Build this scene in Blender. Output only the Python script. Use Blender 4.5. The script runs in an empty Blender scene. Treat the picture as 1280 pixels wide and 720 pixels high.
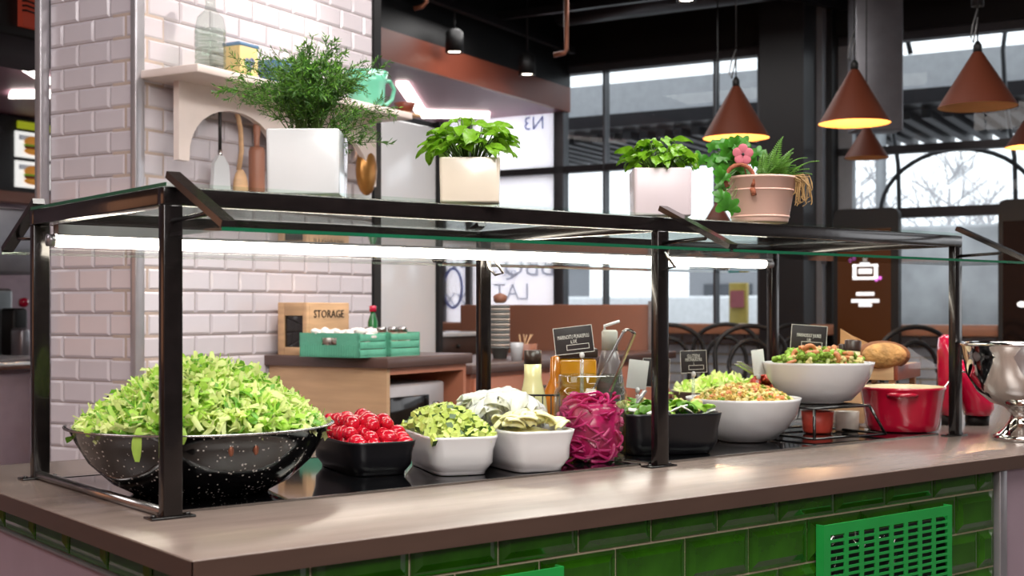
import bpy, bmesh, math, random
from mathutils import Vector, Matrix, Euler
random.seed(7)
sc = bpy.context.scene
C = bpy.data.collections.new('scene'); sc.collection.children.link(C)
PI = math.pi
# ------------------------------------------------------------------ camera
F, TH, HY = 1623.9, 0.9004014, 387.8          # focal length in px, heading from +X, horizon row
T = 0.92                                       # worktop height
O = Vector((-.8799, -2.0333, T + .3456))
cam = bpy.data.cameras.new('camera'); camo = bpy.data.objects.new('camera', cam); C.objects.link(camo)
cam.lens = 36 * F / 1280; cam.sensor_width = 36; cam.shift_y = 27.8 / 1280
camo.location = O; camo.rotation_euler = (PI/2, 0, TH - PI/2); cam.clip_end = 300
cam.dof.use_dof = True; cam.dof.focus_distance = 2.75; cam.dof.aperture_fstop = 6.0
sc.camera = camo
# ------------------------------------------------------------------ view, world
sc.view_settings.view_transform = 'Standard'; sc.view_settings.look = 'None'
sc.view_settings.gamma = 1; sc.view_settings.use_curve_mapping = False
sc.view_settings.exposure = 0.1
w = bpy.data.worlds.new('overcast'); sc.world = w; w.use_nodes = True
nt = w.node_tree; bg = nt.nodes['Background']
tc = nt.nodes.new('ShaderNodeTexCoord'); nz = nt.nodes.new('ShaderNodeTexNoise'); nz.inputs['Scale'].default_value = 2.2
cr = nt.nodes.new('ShaderNodeValToRGB'); cr.color_ramp.elements[0].color = (.80, .83, .88, 1); cr.color_ramp.elements[1].color = (1, 1, 1, 1)
nt.links.new(tc.outputs['Generated'], nz.inputs['Vector']); nt.links.new(nz.outputs['Fac'], cr.inputs['Fac'])
nt.links.new(cr.outputs['Color'], bg.inputs['Color']); bg.inputs['Strength'].default_value = 2.3

BANG = TH - PI/6                                # heading of the building axis U (the counter runs along +X)
UX, UY = Vector((math.cos(BANG), math.sin(BANG))), Vector((-math.sin(BANG), math.cos(BANG)))
def uv(U, V, Z=0):
    p = UX*U + UY*V; return Vector((O.x + p.x, O.y + p.y, Z))
def at(px, d, Z=T):                             # the point at distance d seen in column px
    r = (px - 640)/F*d; c, s = math.cos(TH), math.sin(TH)
    return Vector((O.x + d*c + r*s, O.y + d*s - r*c, Z))
def gz(px, py, Z):
    return at(px, (O.z - Z)*F/(py - HY), Z)
def zz(py, d): return O.z - (py - HY)/F*d
def pU(px, U): t = (px-640)/F; return U/(.8660+.5*t)*(.5-.8660*t)
def pV(px, V): t = (px-640)/F; return V/(.5-.8660*t)*(.8660+.5*t)

def area(name, loc, rot, sx, sy, power, col):
    l = bpy.data.lights.new(name, 'AREA'); l.shape = 'RECTANGLE'; l.size = sx; l.size_y = sy; l.energy = power; l.color = col
    o = bpy.data.objects.new(name, l); C.objects.link(o); o.location = loc; o.rotation_euler = rot; return o
area('ceiling_fill', (0.2, -1.0, 3.2), (0, 0, 0), 2.4, .9, 105, (1, .95, .9))  # unseen overhead area light, added to light the counter
area('ceiling_fill', (2.6, -.6, 3.2), (0, 0, 0), 1.6, .8, 75, (1, .96, .95))  # second added area light above the counter, no fitting modelled
area('ceiling_fill', (-1.9, 1.2, 3.0), (0, 0, 0), 1.4, 1.4, 34, (1, .93, .93))  # added to light the off-view terracotta wall that the posts mirror
area('ceiling_fill', (-1.6, -3.6, 3.2), (math.radians(25), 0, 0), 2.2, 1.2, 120, (1, .95, .92))  # added key from the camera side, for the counter front
area('ceiling_fill', uv(4.6, 2.3, 3.3), (0, 0, BANG), 2, 1.0, 48, (1, .92, .88))  # added overhead light, brightens the tall white cabinet
area('post_reflection_light', (-2.5, 3.4, 1.5), (0, math.radians(-78), math.radians(-48)), 1.0, 1.6, 4.5, (1, .45, .24))  # added warm panel out of view, puts copper reflections on post sides
area('ceiling_fill', uv(7.6, 3.6, 3.25), (0, 0, BANG), .6, 2.4, 22, (1, .97, .95))  # added overhead light, brightens the pale bricks below the windows
def spot(name, loc, target, power, col, ang=60, size=.03):
    l = bpy.data.lights.new(name, 'SPOT'); l.energy = power; l.color = col; l.spot_size = math.radians(ang); l.spot_blend = .6; l.shadow_soft_size = size
    o = bpy.data.objects.new(name, l); C.objects.link(o); o.location = loc
    o.rotation_euler = (Vector(target) - Vector(loc)).to_track_quat('-Z', 'Y').to_euler(); return o
spot('shelf_spot', uv(3.75, 2.45, 3.15), uv(3.6, 3.3, 1.9), 55, (1, .9, .82), 75)
spot('column_spot', uv(2.2, 3.0, 3.0), uv(3.2, 3.5, 1.6), 16, (.95, .93, 1), 70, .06)
spot('fern_spot', (-.3, -1.0, 3.1), (.9, .1, 1.5), 28, (1, .97, .93), 75, .05)

# ------------------------------------------------------------------ materials
def lin(h):
    h = h.lstrip('#'); v = [int(h[i:i+2], 16)/255 for i in (0, 2, 4)]
    return tuple((x/12.92 if x <= .04045 else ((x+.055)/1.055)**2.4) for x in v) + (1,)
def mat(name, col, rough=.5, metal=0, var=.08, scale=12, bump=0, bscale=60, emit=None, es=0, spec=.5, sss=0, coat=0, stretch=None, trans=0):
    m = bpy.data.materials.new(name); m.use_nodes = True; n = m.node_tree.nodes; L = m.node_tree.links; p = n['Principled BSDF']
    c = lin(col) if isinstance(col, str) else col
    p.inputs['Roughness'].default_value = rough; p.inputs['Metallic'].default_value = metal
    p.inputs['Specular IOR Level'].default_value = spec
    if coat: p.inputs['Coat Weight'].default_value = coat; p.inputs['Coat Roughness'].default_value = .08
    if sss: p.inputs['Subsurface Weight'].default_value = sss; p.inputs['Subsurface Radius'].default_value = (.01, .008, .004); p.inputs['Subsurface Scale'].default_value = 1
    tcn = n.new('ShaderNodeTexCoord'); src = tcn.outputs['Object']
    if stretch:
        mp = n.new('ShaderNodeMapping'); mp.inputs['Scale'].default_value = stretch; L.new(src, mp.inputs['Vector']); src = mp.outputs['Vector']
    nz = n.new('ShaderNodeTexNoise'); nz.inputs['Scale'].default_value = scale; nz.inputs['Detail'].default_value = 4; L.new(src, nz.inputs['Vector'])
    r = n.new('ShaderNodeValToRGB'); e = r.color_ramp.elements; e[0].position = .3; e[1].position = .7
    e[0].color = tuple(max(0, x*(1-var)) for x in c[:3]) + (1,); e[1].color = tuple(min(1, x*(1+var)) for x in c[:3]) + (1,)
    L.new(nz.outputs['Fac'], r.inputs['Fac']); L.new(r.outputs['Color'], p.inputs['Base Color'])
    if bump:
        b = n.new('ShaderNodeBump'); b.inputs['Strength'].default_value = bump; b.inputs['Distance'].default_value = .01
        n2 = n.new('ShaderNodeTexNoise'); n2.inputs['Scale'].default_value = bscale; L.new(src, n2.inputs['Vector'])
        L.new(n2.outputs['Fac'], b.inputs['Height']); L.new(b.outputs['Normal'], p.inputs['Normal'])
    if emit: p.inputs['Emission Color'].default_value = lin(emit); p.inputs['Emission Strength'].default_value = es
    return m
def glassmat(name, tint, refl_rough=.01, ior=1.45, haze=0, hz=.9):
    m = bpy.data.materials.new(name); m.use_nodes = True; n = m.node_tree.nodes; L = m.node_tree.links; n.clear()
    out = n.new('ShaderNodeOutputMaterial'); tr = n.new('ShaderNodeBsdfTransparent'); tr.inputs[0].default_value = lin(tint)
    gl = n.new('ShaderNodeBsdfGlossy'); gl.inputs['Roughness'].default_value = refl_rough
    fr = n.new('ShaderNodeFresnel'); fr.inputs['IOR'].default_value = ior; mx = n.new('ShaderNodeMixShader')
    ge = n.new('ShaderNodeNewGeometry'); iv_ = n.new('ShaderNodeMath'); iv_.operation = 'SUBTRACT'; iv_.inputs[0].default_value = 1; L.new(ge.outputs['Backfacing'], iv_.inputs[1]); mu = n.new('ShaderNodeMath'); mu.operation = 'MULTIPLY'; L.new(fr.outputs[0], mu.inputs[0]); L.new(iv_.outputs[0], mu.inputs[1]); L.new(mu.outputs[0], mx.inputs[0]); L.new(tr.outputs[0], mx.inputs[1]); L.new(gl.outputs[0], mx.inputs[2])
    last = mx.outputs[0]
    if haze:
        df = n.new('ShaderNodeBsdfDiffuse'); df.inputs[0].default_value = (.85, .87, .9, 1); tl = n.new('ShaderNodeBsdfTranslucent'); tl.inputs[0].default_value = (hz, hz, hz*1.03, 1)
        a = n.new('ShaderNodeAddShader'); L.new(df.outputs[0], a.inputs[0]); L.new(tl.outputs[0], a.inputs[1])
        m2 = n.new('ShaderNodeMixShader'); m2.inputs[0].default_value = haze; L.new(last, m2.inputs[1]); L.new(a.outputs[0], m2.inputs[2]); last = m2.outputs[0]
    L.new(last, out.inputs[0]); return m
def leafmat(name, col, tl=.35, rough=.45, var=.2, scale=30):
    m = mat(name, col, rough, var=var, scale=scale); n = m.node_tree.nodes; L = m.node_tree.links
    t = n.new('ShaderNodeBsdfTranslucent'); t.inputs[0].default_value = tuple(min(1, x*1.3) for x in lin(col)[:3]) + (1,)
    mx = n.new('ShaderNodeMixShader'); mx.inputs[0].default_value = tl
    L.new(n['Principled BSDF'].outputs[0], mx.inputs[1]); L.new(t.outputs[0], mx.inputs[2]); L.new(mx.outputs[0], n['Material Output'].inputs[0]); return m
def speckle(name, base, dot, rough):
    m = mat(name, base, rough, coat=.6); n = m.node_tree.nodes; L = m.node_tree.links
    tcn = n.new('ShaderNodeTexCoord'); v = n.new('ShaderNodeTexVoronoi'); v.inputs['Scale'].default_value = 105
    L.new(tcn.outputs['Object'], v.inputs['Vector'])
    n3 = n.new('ShaderNodeTexNoise'); n3.inputs['Scale'].default_value = 38; L.new(tcn.outputs['Object'], n3.inputs['Vector'])
    a = n.new('ShaderNodeMath'); a.operation = 'MULTIPLY'; a.inputs[1].default_value = .34; L.new(n3.outputs['Fac'], a.inputs[0])
    lt = n.new('ShaderNodeMath'); lt.operation = 'LESS_THAN'; L.new(v.outputs['Distance'], lt.inputs[0]); L.new(a.outputs[0], lt.inputs[1])
    mx = n.new('ShaderNodeMix'); mx.data_type = 'RGBA'; mx.inputs['A'].default_value = lin(base); mx.inputs['B'].default_value = lin(dot)
    L.new(lt.outputs[0], mx.inputs['Factor']); L.new(mx.outputs['Result'], n['Principled BSDF'].inputs['Base Color']); return m
M = dict(
 post=mat('black_lacquered_steel', '#141010', .22, .1, var=.35, scale=40, bump=.025, bscale=60, coat=.4),
 glass=glassmat('clear_glass', '#f4faf6', .03, ior=1.25), sglass=glassmat('slanted_glass', '#f8fcfa', .03, ior=1.3), gedge=mat('green_glass_edge', '#14573c', .15, coat=.5),
 jarglass=glassmat('jar_glass', '#eff4f1', ior=1.6), winglass=glassmat('window_glass', '#eef2f4', ior=1.3),
 frost=glassmat('frosted_glass', '#f4f6f8', .3, 1.3, .82, .6), plastic=glassmat('clear_plastic', '#e6eaee', .1, 1.6, .12),
 led=mat('led_tube', '#ffffff', .4, emit='#fff4e0', es=17, var=0),
 top=mat('brown_laminate', '#74665f', .24, var=.16, scale=3, bump=.05, bscale=25, stretch=(1, 6, 1), spec=.6),
 edge=mat('brown_edge_band', '#49372f', .35, var=.06, scale=8, stretch=(1, 1, 6)),
 inset=mat('black_ceramic_glass', '#0a0a0c', .06, var=.1),
 steel=mat('brushed_steel', '#b9b6b4', .25, 1, var=.08, scale=20), chrome=mat('polished_chrome', '#d9d6d3', .06, 1, var=.02),
 grout=mat('pale_grout', '#b9a79b', .8, bump=.2), ggrout=mat('cream_grout', '#c3b49a', .8, bump=.2),
 wtile=mat('white_glazed_tile', '#cdc6cb', .12, var=.03, scale=5, coat=.4), 
 gtile=mat('green_glazed_tile', '#244f0a', .1, var=.5, scale=9, coat=.5),
 mauve=mat('mauve_panel', '#96828c', .45, var=.03), alu=mat('grey_aluminium', '#9a979b', .35, .7),
 steelpaint=mat('satin_steel_trim', '#b5b2b6', .28, .55), blocker=mat('warm_grey_blocker', '#8c7f80', .6, var=.05, scale=1), grill=mat('green_painted_metal', '#1d8a3c', .35, var=.06),
 speck=speckle('speckled_enamel', '#0d0c0d', '#e9e4de', .12),
 blackbowl=mat('matt_black_melamine', '#17161a', .3, var=.1), white=mat('white_melamine', '#d8d4d6', .22, var=.02, coat=.3),
 cream=mat('cream_glaze', '#cfc4b4', .2, var=.03, coat=.4), whitepot=mat('white_pot_glaze', '#c6c8ca', .15, var=.02, coat=.4),
 greypot=mat('grey_white_pot_glaze', '#c2b6ba', .25, var=.03), pinkpot=mat('dusty_pink_clay', '#dcb3a4', .45, var=.08, scale=8),
 brownbowl=mat('brown_glazed_bowl', '#4a352b', .3, var=.15), red=mat('red_enamel', '#a50f2c', .18, var=.06, coat=.6),
 redin=mat('cream_enamel', '#e3cfa9', .3), magred=mat('glossy_cherry_plastic', '#c30f3c', .15, coat=.6),
 let0=leafmat('lettuce_pale', '#dfe9a0', .4), let1=leafmat('lettuce_green', '#b4d860', .4), let2=leafmat('lettuce_dark', '#6ea436'),
 tomato=mat('tomato_skin', '#c8182f', .15, var=.18, scale=18, sss=.2, coat=.3), 
 cuc=mat('cucumber_flesh', '#bccb6a', .35, var=.15, sss=.15), cucskin=mat('cucumber_skin', '#3c5a1c', .4, var=.3),
 onion=mat('white_onion', '#f7f8ec', .22, var=.02, sss=.3), pale=mat('pale_yellow_slice', '#f0eab4', .25, var=.06, sss=.25),
 pink=leafmat('pickled_onion', '#e8388a', .3, .2, .2, 25), brine=mat('pink_brine', '#c01e60', .2, var=.35, scale=40),
 soil=mat('potting_soil', '#2a1c13', .9, var=.3, bump=.5),
 fern=leafmat('asparagus_fern', '#3d6b22', .25), stem=mat('green_stem', '#4d6a2a', .6), drystem=mat('dry_stem', '#9a7a4c', .7),
 basil=leafmat('basil_leaf', '#6fa022', .35, .35, .25), ivy=leafmat('ivy_leaf', '#3a7a1e', .25, .4, .3), fernl=leafmat('fern_frond', '#5d8a34', .3),
 flower=leafmat('pink_felt_flower', '#c46a78', .2, .7), rope=mat('brown_rope', '#8e4f36', .8, bump=.5, bscale=120),
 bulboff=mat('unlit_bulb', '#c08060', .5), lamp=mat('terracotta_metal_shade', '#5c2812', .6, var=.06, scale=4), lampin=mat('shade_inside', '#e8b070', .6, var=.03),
 bulb=mat('lit_bulb', '#ffffff', .4, emit='#ffc070', es=14), cord=mat('black_cord', '#141414', .6), sil=mat('grey_cable', '#8c8c8c', .4, .6),
 black=mat('black_paint', '#0c0b0c', .5), dark=mat('dark_ceiling', '#121013', .6, var=.2, scale=3), duct=mat('dark_duct', '#2a282b', .35, .5),
 ledge=mat('terracotta_ledge', '#a8745a', .45, var=.05), terra=mat('terracotta_panel', '#996752', .45, var=.04, scale=3), mauvec=mat('mauve_ceiling', '#9d6f80', .5, var=.04, scale=2),
 fascia=mat('terracotta_fascia', '#934c38', .4, var=.08, scale=2), copper=mat('copper_pipe', '#a46a52', .35, .6),
 panel=mat('light_panel', '#ffffff', .5, emit='#fff6ee', es=5.0, var=0), spotl=mat('spot_lens', '#ffffff', .4, emit='#fff0dc', es=16, var=0),
 shelf=mat('white_painted_wood', '#e2d4cc', .45, var=.03), wood=mat('pale_wood', '#c9a27a', .5, var=.15, scale=6, stretch=(1, 1, 8)),
 cabin=mat('oak_laminate', '#c4a07c', .45, var=.08, scale=5, stretch=(1, 1, 9)), cabterra=mat('terracotta_laminate', '#b5745a', .45, var=.05, scale=4),
 dwood=mat('reddish_wood', '#7c3a28', .4, var=.2, scale=7, stretch=(1, 1, 6)), brownw=mat('brown_worktop', '#57423d', .3, var=.08),
 mint=mat('mint_painted_wood', '#5fae90', .5, var=.12, scale=9, bump=.2), cotton=mat('crumpled_paper', '#eee8e2', .8, bump=.6),
 fridge=mat('white_gloss_panel', '#e9eaec', .14, var=.01, coat=.5), appl=mat('silver_appliance', '#b9b2b2', .3, .4),
 darkg=mat('dark_glass', '#15100f', .08), ink=mat('black_ink', '#1a1614', .6, var=0), chalk=mat('chalk_white', '#e6e0da', .7, var=.03),
 card=mat('black_menu_card', '#2b2426', .5, var=.15), wcard=mat('white_card_back', '#dcd9d8', .5, var=.02),
 dress=mat('pale_dressing', '#e3d9a2', .25, var=.04, sss=.1, coat=.4), amber=mat('amber_juice', '#d18e1e', .2, var=.08, coat=.5), amberb=mat('amber_oil', '#b5691c', .15, coat=.5),
 capb=mat('brown_cap', '#3a2a24', .35), capg=mat('grey_cap', '#b9b6ae', .4), squeeze=mat('grey_squeeze_bottle', '#6f6466', .3), sauce=mat('green_sauce', '#1e6a36', .25, coat=.5),
 bread=mat('bread_crumb', '#b98a52', .85, var=.35, scale=35, bump=1, bscale=45), crust=mat('bread_crust', '#7c4a22', .7, var=.3, bump=.6), paper=mat('kraft_paper', '#b48a58', .7, var=.06),
 broc=mat('broccoli_green', '#7f9a28', .7, var=.3, scale=60, bump=1, bscale=220), shrimp=mat('shrimp_orange', '#d88a5a', .35, var=.2, sss=.1), cous=mat('golden_couscous', '#d0ae58', .7, var=.35, scale=80, bump=1, bscale=160),
 cous2=mat('pale_cauliflower', '#dccb8a', .7, var=.2), salmon=mat('red_slice', '#c8483a', .4, var=.15),
 shaft=mat('galvanised_shaft', '#8e8e93', .35, .5), steelgrey=mat('grey_column', '#8a8a8e', .4, .2, var=.06), darkcol=mat('black_column', '#19171a', .45), frame=mat('window_frame_grey', '#55565a', .4, .3),
 beamg=mat('pale_grey_cladding', '#a9acb0', .5), corr=mat('corrugated_sheet', '#55565a', .5, .2), mottle=mat('mottled_concrete', '#a9abad', .8, var=.35, scale=1.6), snow=mat('snow', '#d9dbdd', .8, bump=.3, bscale=3),
 bld=mat('grey_building', '#85868a', .8), bwin=mat('building_window', '#3c3f45', .2), tree=mat('bare_twigs', '#b4b2b4', .9),
 brick=mat('pale_painted_brick', '#d3dbe4', .35, var=.08), screen=mat('brown_screen', '#2a150c', .2, emit='#5a3010', es=.35, var=.3, scale=2),
 wglyph=mat('lit_white_glyph', '#ffffff', .5, emit='#ffffff', es=.85, var=0), pglyph=mat('lit_pink_glyph', '#e070e0', .5, emit='#e070e0', es=.9, var=0),
 ychip=mat('yellow_sign', '#b09a48', .5), lime=mat('lime_sign', '#a6b01c', .5, emit='#a6b01c', es=.5), menuw=mat('lit_menu_white', '#f2f2ee', .5, emit='#f2f2ee', es=.8, var=.02),
 bun=mat('menu_bun', '#c88838', .5, emit='#c88838', es=.5), patty=mat('menu_patty', '#5a2a18', .5, emit='#6a2a20', es=.3), leafp=mat('menu_leaf', '#70a030', .5, emit='#70a030', es=.4),
 redsign=mat('red_sign', '#8e3424', .5, emit='#8e3424', es=.3), vinyl=leafmat('grey_vinyl', '#c3c5cb', .75, .6, .02), bluev=leafmat('blue_vinyl', '#8f9ac0', .6, .6, .02), teal=mat('teal_sign', '#1f9a90', .5), redc=mat('red_paint', '#a85c62', .5),
 bluebowl=mat('blue_glaze', '#5b7d9c', .25, coat=.5), minty=mat('mint_glaze', '#69b89a', .2, coat=.5), tinc=mat('cream_tin', '#d9c184', .4), gold=mat('golden_copper', '#a8763c', .3, .6),
 floor=mat('grey_floor_tile', '#6a6262', .3, var=.1, scale=2), cupA=mat('grey_cup', '#6d7270', .4), cupB=mat('pale_cup', '#c9bdb2', .4), lav=mat('lavender_panel', '#a8939e', .5), steelk=mat('kitchen_steel', '#7c7f80', .3, .6), shaker=mat('peppered_glass', '#a89a86', .3), green2=mat('garnish_green', '#4f8c20', .5, var=.3),
)
# ------------------------------------------------------------------ mesh builder
class MB:
    def __init__(s): s.v = []; s.f = []; s.m = []; s.s = []
    def add(s, vs, fs, mi=0, sm=False):
        o = len(s.v); s.v += [tuple(p) for p in vs]
        for f in fs: s.f.append(tuple(i+o for i in f)); s.m.append(mi); s.s.append(sm)
        return s
    def box(s, x0, x1, y0, y1, z0, z1, mi=0, M4=None):
        vs = [Vector((x, y, z)) for z in (z0, z1) for y in (y0, y1) for x in (x0, x1)]
        if M4: vs = [M4 @ p for p in vs]
        return s.add(vs, [(0,2,3,1),(4,5,7,6),(0,1,5,4),(2,6,7,3),(0,4,6,2),(1,3,7,5)], mi)
    def cbox(s, x0, x1, y0, y1, z0, z1, c=.003, mi=0, M4=None):      # box with chamfered edges
        bm = bmesh.new(); bmesh.ops.create_cube(bm, size=1)
        for p in bm.verts: p.co = Vector(((x0+x1)/2+p.co.x*(x1-x0), (y0+y1)/2+p.co.y*(y1-y0), (z0+z1)/2+p.co.z*(z1-z0)))
        bmesh.ops.bevel(bm, geom=bm.edges[:], offset=c, segments=2, affect='EDGES', profile=.5)
        bm.verts.index_update(); vs = [p.co.copy() for p in bm.verts]
        if M4: vs = [M4 @ p for p in vs]
        s.add(vs, [tuple(q.index for q in f.verts) for f in bm.faces], mi, True); bm.free(); return s
    def lathe(s, prof, n=32, c=(0, 0, 0), sx=1, sy=1, mi=0, M4=None, sq=None, sm=True):
        vs = []
        for r, z in prof:
            for i in range(n):
                a = 2*PI*i/n; x, y = math.cos(a), math.sin(a)
                if sq:
                    k = (abs(x)**sq + abs(y)**sq)**(-1/sq); x *= k; y *= k
                p = Vector((c[0]+x*r*sx, c[1]+y*r*sy, c[2]+z)); vs.append(M4 @ p if M4 else p)
        fs = [(j*n+i, j*n+(i+1) % n, (j+1)*n+(i+1) % n, (j+1)*n+i) for j in range(len(prof)-1) for i in range(n)]
        s.add(vs, fs, mi, sm)
        for j, fl in ((0, True), (len(prof)-1, False)):
            if prof[j][0] > 1e-4:
                o = len(s.v)-len(vs)+j*n; idx = list(range(o, o+n)); idx = idx[::-1] if fl else idx
                s.f.append(tuple(idx)); s.m.append(mi); s.s.append(False)
        return s
    def shell(s, prof, **k):                                          # open lathe: first and last ring left uncapped
        n0 = len(s.f); s.lathe(prof, **k)
        n = k.get('n', 32); keep = n0 + (len(prof)-1)*n
        del s.f[keep:], s.m[keep:], s.s[keep:]; return s
    def tube(s, pts, r, n=8, closed=False, mi=0, flat=1, r2=None):
        pts = [Vector(p) for p in pts]; N = len(pts); vs = []; up = None
        for i, p in enumerate(pts):
            a = pts[(i-1) % N] if (closed or i > 0) else p; b = pts[(i+1) % N] if (closed or i < N-1) else p
            t = (b-a).normalized() if (b-a).length > 1e-9 else Vector((0, 0, 1))
            if up is None: up = Vector((0, 0, 1)) if abs(t.z) < .9 else Vector((1, 0, 0))
            sd = t.cross(up)
            if sd.length < 1e-6: sd = t.cross(Vector((1, .3, 0)))
            sd.normalize(); up = sd.cross(t).normalized(); rr = r if r2 is None else r + (r2-r)*i/max(1, N-1)
            for k in range(n):
                q = 2*PI*k/n; vs.append(p + sd*math.cos(q)*rr + up*math.sin(q)*rr*flat)
        R = N if closed else N-1
        fs = [(i*n+k, i*n+(k+1) % n, ((i+1) % N)*n+(k+1) % n, ((i+1) % N)*n+k) for i in range(R) for k in range(n)]
        if not closed: fs += [tuple(range(n))[::-1], tuple(range((N-1)*n, N*n))]
        return s.add(vs, fs, mi, n > 4)
    def bar(s, a, b, w, h, mi=0):                                      # square bar from a to b
        a, b = Vector(a), Vector(b); t = (b-a).normalized(); up = Vector((0, 0, 1)) if abs(t.z) < .95 else Vector((0, 1, 0))
        sd = t.cross(up).normalized(); up = sd.cross(t); vs = []
        for p in (a, b):
            for q, e in ((-1, -1), (1, -1), (1, 1), (-1, 1)): vs.append(p + sd*q*w/2 + up*e*h/2)
        return s.add(vs, [(0,1,2,3)[::-1], (4,5,6,7), (0,1,5,4), (1,2,6,5), (2,3,7,6), (3,0,4,7)], mi)
    def ball(s, c, r, n=12, m=8, mi=0, sc_=(1, 1, 1), M4=None):
        prof = [(max(1e-5, r*math.sin(PI*j/m)), -r*math.cos(PI*j/m)) for j in range(m+1)]
        X = Matrix.Translation(Vector(c)) @ Matrix.Diagonal((*sc_, 1)); X = M4 @ X if M4 else X
        return s.lathe(prof, n=n, mi=mi, M4=X)
    def prism(s, poly, y0, y1, mi=0, M4=None):                        # (x,z) outline extruded along y
        n = len(poly); vs = [Vector((x, y0, z)) for x, z in poly] + [Vector((x, y1, z)) for x, z in poly]
        if M4: vs = [M4 @ p for p in vs]
        return s.add(vs, [tuple(range(n)), tuple(range(n, 2*n))[::-1]] + [(i, i+n, (i+1) % n+n, (i+1) % n) for i in range(n)], mi)
    def rsq(s, prof, rc=.12, k=5, mi=0):                              # square cross section with small round corners
        n = 4*(k+1); vs = []
        for r_, z in prof:
            for q in range(4):
                cx, cy = ((1, 1), (-1, 1), (-1, -1), (1, -1))[q]
                for i in range(k+1):
                    a = PI/2*q + PI/2*i/k; vs.append((r_*(cx*(1-rc)+rc*math.cos(a)), r_*(cy*(1-rc)+rc*math.sin(a)), z))
        return s.add(vs, [(j*n+i, j*n+(i+1) % n, (j+1)*n+(i+1) % n, (j+1)*n+i) for j in range(len(prof)-1) for i in range(n)] + [tuple(range(n))], mi, True)
    def build(s, name, mats, parent=None, loc=None, rz=0, rot=None):
        me = bpy.data.meshes.new(name); me.from_pydata(s.v, [], s.f)
        for k in (mats if isinstance(mats, (list, tuple)) else [mats]): me.materials.append(M[k])
        me.polygons.foreach_set('material_index', s.m); me.polygons.foreach_set('use_smooth', s.s)
        bm = bmesh.new(); bm.from_mesh(me); bmesh.ops.recalc_face_normals(bm, faces=bm.faces[:]); bm.to_mesh(me); bm.free(); me.update()
        o = bpy.data.objects.new(name, me); C.objects.link(o)
        if parent: o.parent = parent
        if loc is not None: o.location = loc
        o.rotation_euler = rot if rot else (0, 0, rz); return o
def tag(o, label=None, cat=None, group=None, kind=None):
    if label: o['label'] = label
    if cat: o['category'] = cat
    if group: o['group'] = group
    if kind: o['kind'] = kind
    return o
def thing(name, label, cat, loc=(0, 0, 0), rz=0, group=None):
    o = bpy.data.objects.new(name, None); o.empty_display_size = .05; C.objects.link(o); o.location = loc; o.rotation_euler = (0, 0, rz)
    return tag(o, label, cat, group)
def inst(o, name=None, parent=None, loc=(0, 0, 0), rot=(0, 0, 0), scl=(1, 1, 1)):
    c = o.copy(); C.objects.link(c); c.parent = parent; c.location = loc; c.rotation_euler = rot; c.scale = scl if isinstance(scl, (tuple, list)) else (scl,)*3
    if name: c.name = name
    return c
def tree_copy(o, parent=None):
    c = o.copy(); C.objects.link(c); c.parent = parent
    for ch in list(o.children): tree_copy(ch, c)
    return c
def struct(name, mb, mk, parent=None, loc=None, rz=0):
    o = mb.build(name, mk, parent, loc, rz)
    if not parent: o['kind'] = 'structure'
    return o
def text(name, body, size, mk, parent, loc, rot, ext=.0006, align='CENTER', sx=1, label=None):
    cu = bpy.data.curves.new(name, 'FONT'); cu.body = body; cu.size = size; cu.extrude = ext; cu.align_x = align; cu.align_y = 'CENTER'; cu.resolution_u = 2
    tmp = bpy.data.objects.new(name+'_tmp', cu); C.objects.link(tmp); dg = bpy.context.evaluated_depsgraph_get()
    me = bpy.data.meshes.new_from_object(tmp.evaluated_get(dg)); bpy.data.objects.remove(tmp); bpy.data.curves.remove(cu)
    me.materials.clear(); me.materials.append(M[mk]); o = bpy.data.objects.new(name, me); C.objects.link(o); o.parent = parent; o.location = loc; o.rotation_euler = rot; o.scale = (sx, 1, 1)
    if label: o['label'] = label
    return o
UP = (PI/2, 0, 0)                                # text standing up, facing -Y
R = random.uniform
def bevtile(wd, ht, dp, bev):                    # bevelled tile: x wide, z high, sticks out towards -y
    mb = MB(); a, b, e = wd/2, ht/2, .0015
    P = [(-a, 0, -b), (a, 0, -b), (a, 0, b), (-a, 0, b), (-a, -dp*.45, -b), (a, -dp*.45, -b), (a, -dp*.45, b), (-a, -dp*.45, b),
         (-a+bev, -dp, -b+bev), (a-bev, -dp, -b+bev), (a-bev, -dp, b-bev), (-a+bev, -dp, b-bev)]
    return mb.add(P, [(0,1,5,4),(1,2,6,5),(2,3,7,6),(3,0,4,7),(4,5,9,8),(5,6,10,9),(6,7,11,10),(7,4,8,11),(8,9,10,11),(3,2,1,0)])

# ================================================================== SETTING
f = MB(); f.box(-8, 16, -8, 16, -.05, 0); fl = struct('floor', f, 'floor')
c = MB(); c.box(-7, 7.4, -7.5, 9.2, 3.9, 4.0); ceil = struct('ceiling', c, 'dark', loc=uv(2.0, 0), rz=BANG)
ceil.location = uv(2.0, 0)
# --- tiled column, two faces
U0, V0 = 3.18, 3.30
def face(name, loc, rz, L, z0, z1, zref, xref, pw=.154, ph=.0785, H=3.9):
    w_ = MB(); w_.box(0, L, .006, .12, 0, H); o = struct(name, w_, 'grout', loc=loc, rz=rz)
    rows = range(math.floor((z0-zref)/ph), math.ceil((z1-zref)/ph))
    proto = {}
    for r in rows:
        zc = zref + (r+.5)*ph; off = (xref if r % 2 == 0 else xref + pw/2) % pw - pw; x = off
        while x < L:
            a, b = max(x, 0), min(x+pw, L)
            if b-a > .02:
                k = round(b-a, 3)
                if k not in proto: proto[k] = bevtile(k-.003, ph-.003, .009, .009).build('tile', 'wtile', o, ((a+b)/2, .006, zc))
                else:
                    t = inst(proto[k], 'tile', o, ((a+b)/2, .006, zc))
            x += pw
    return o
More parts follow.
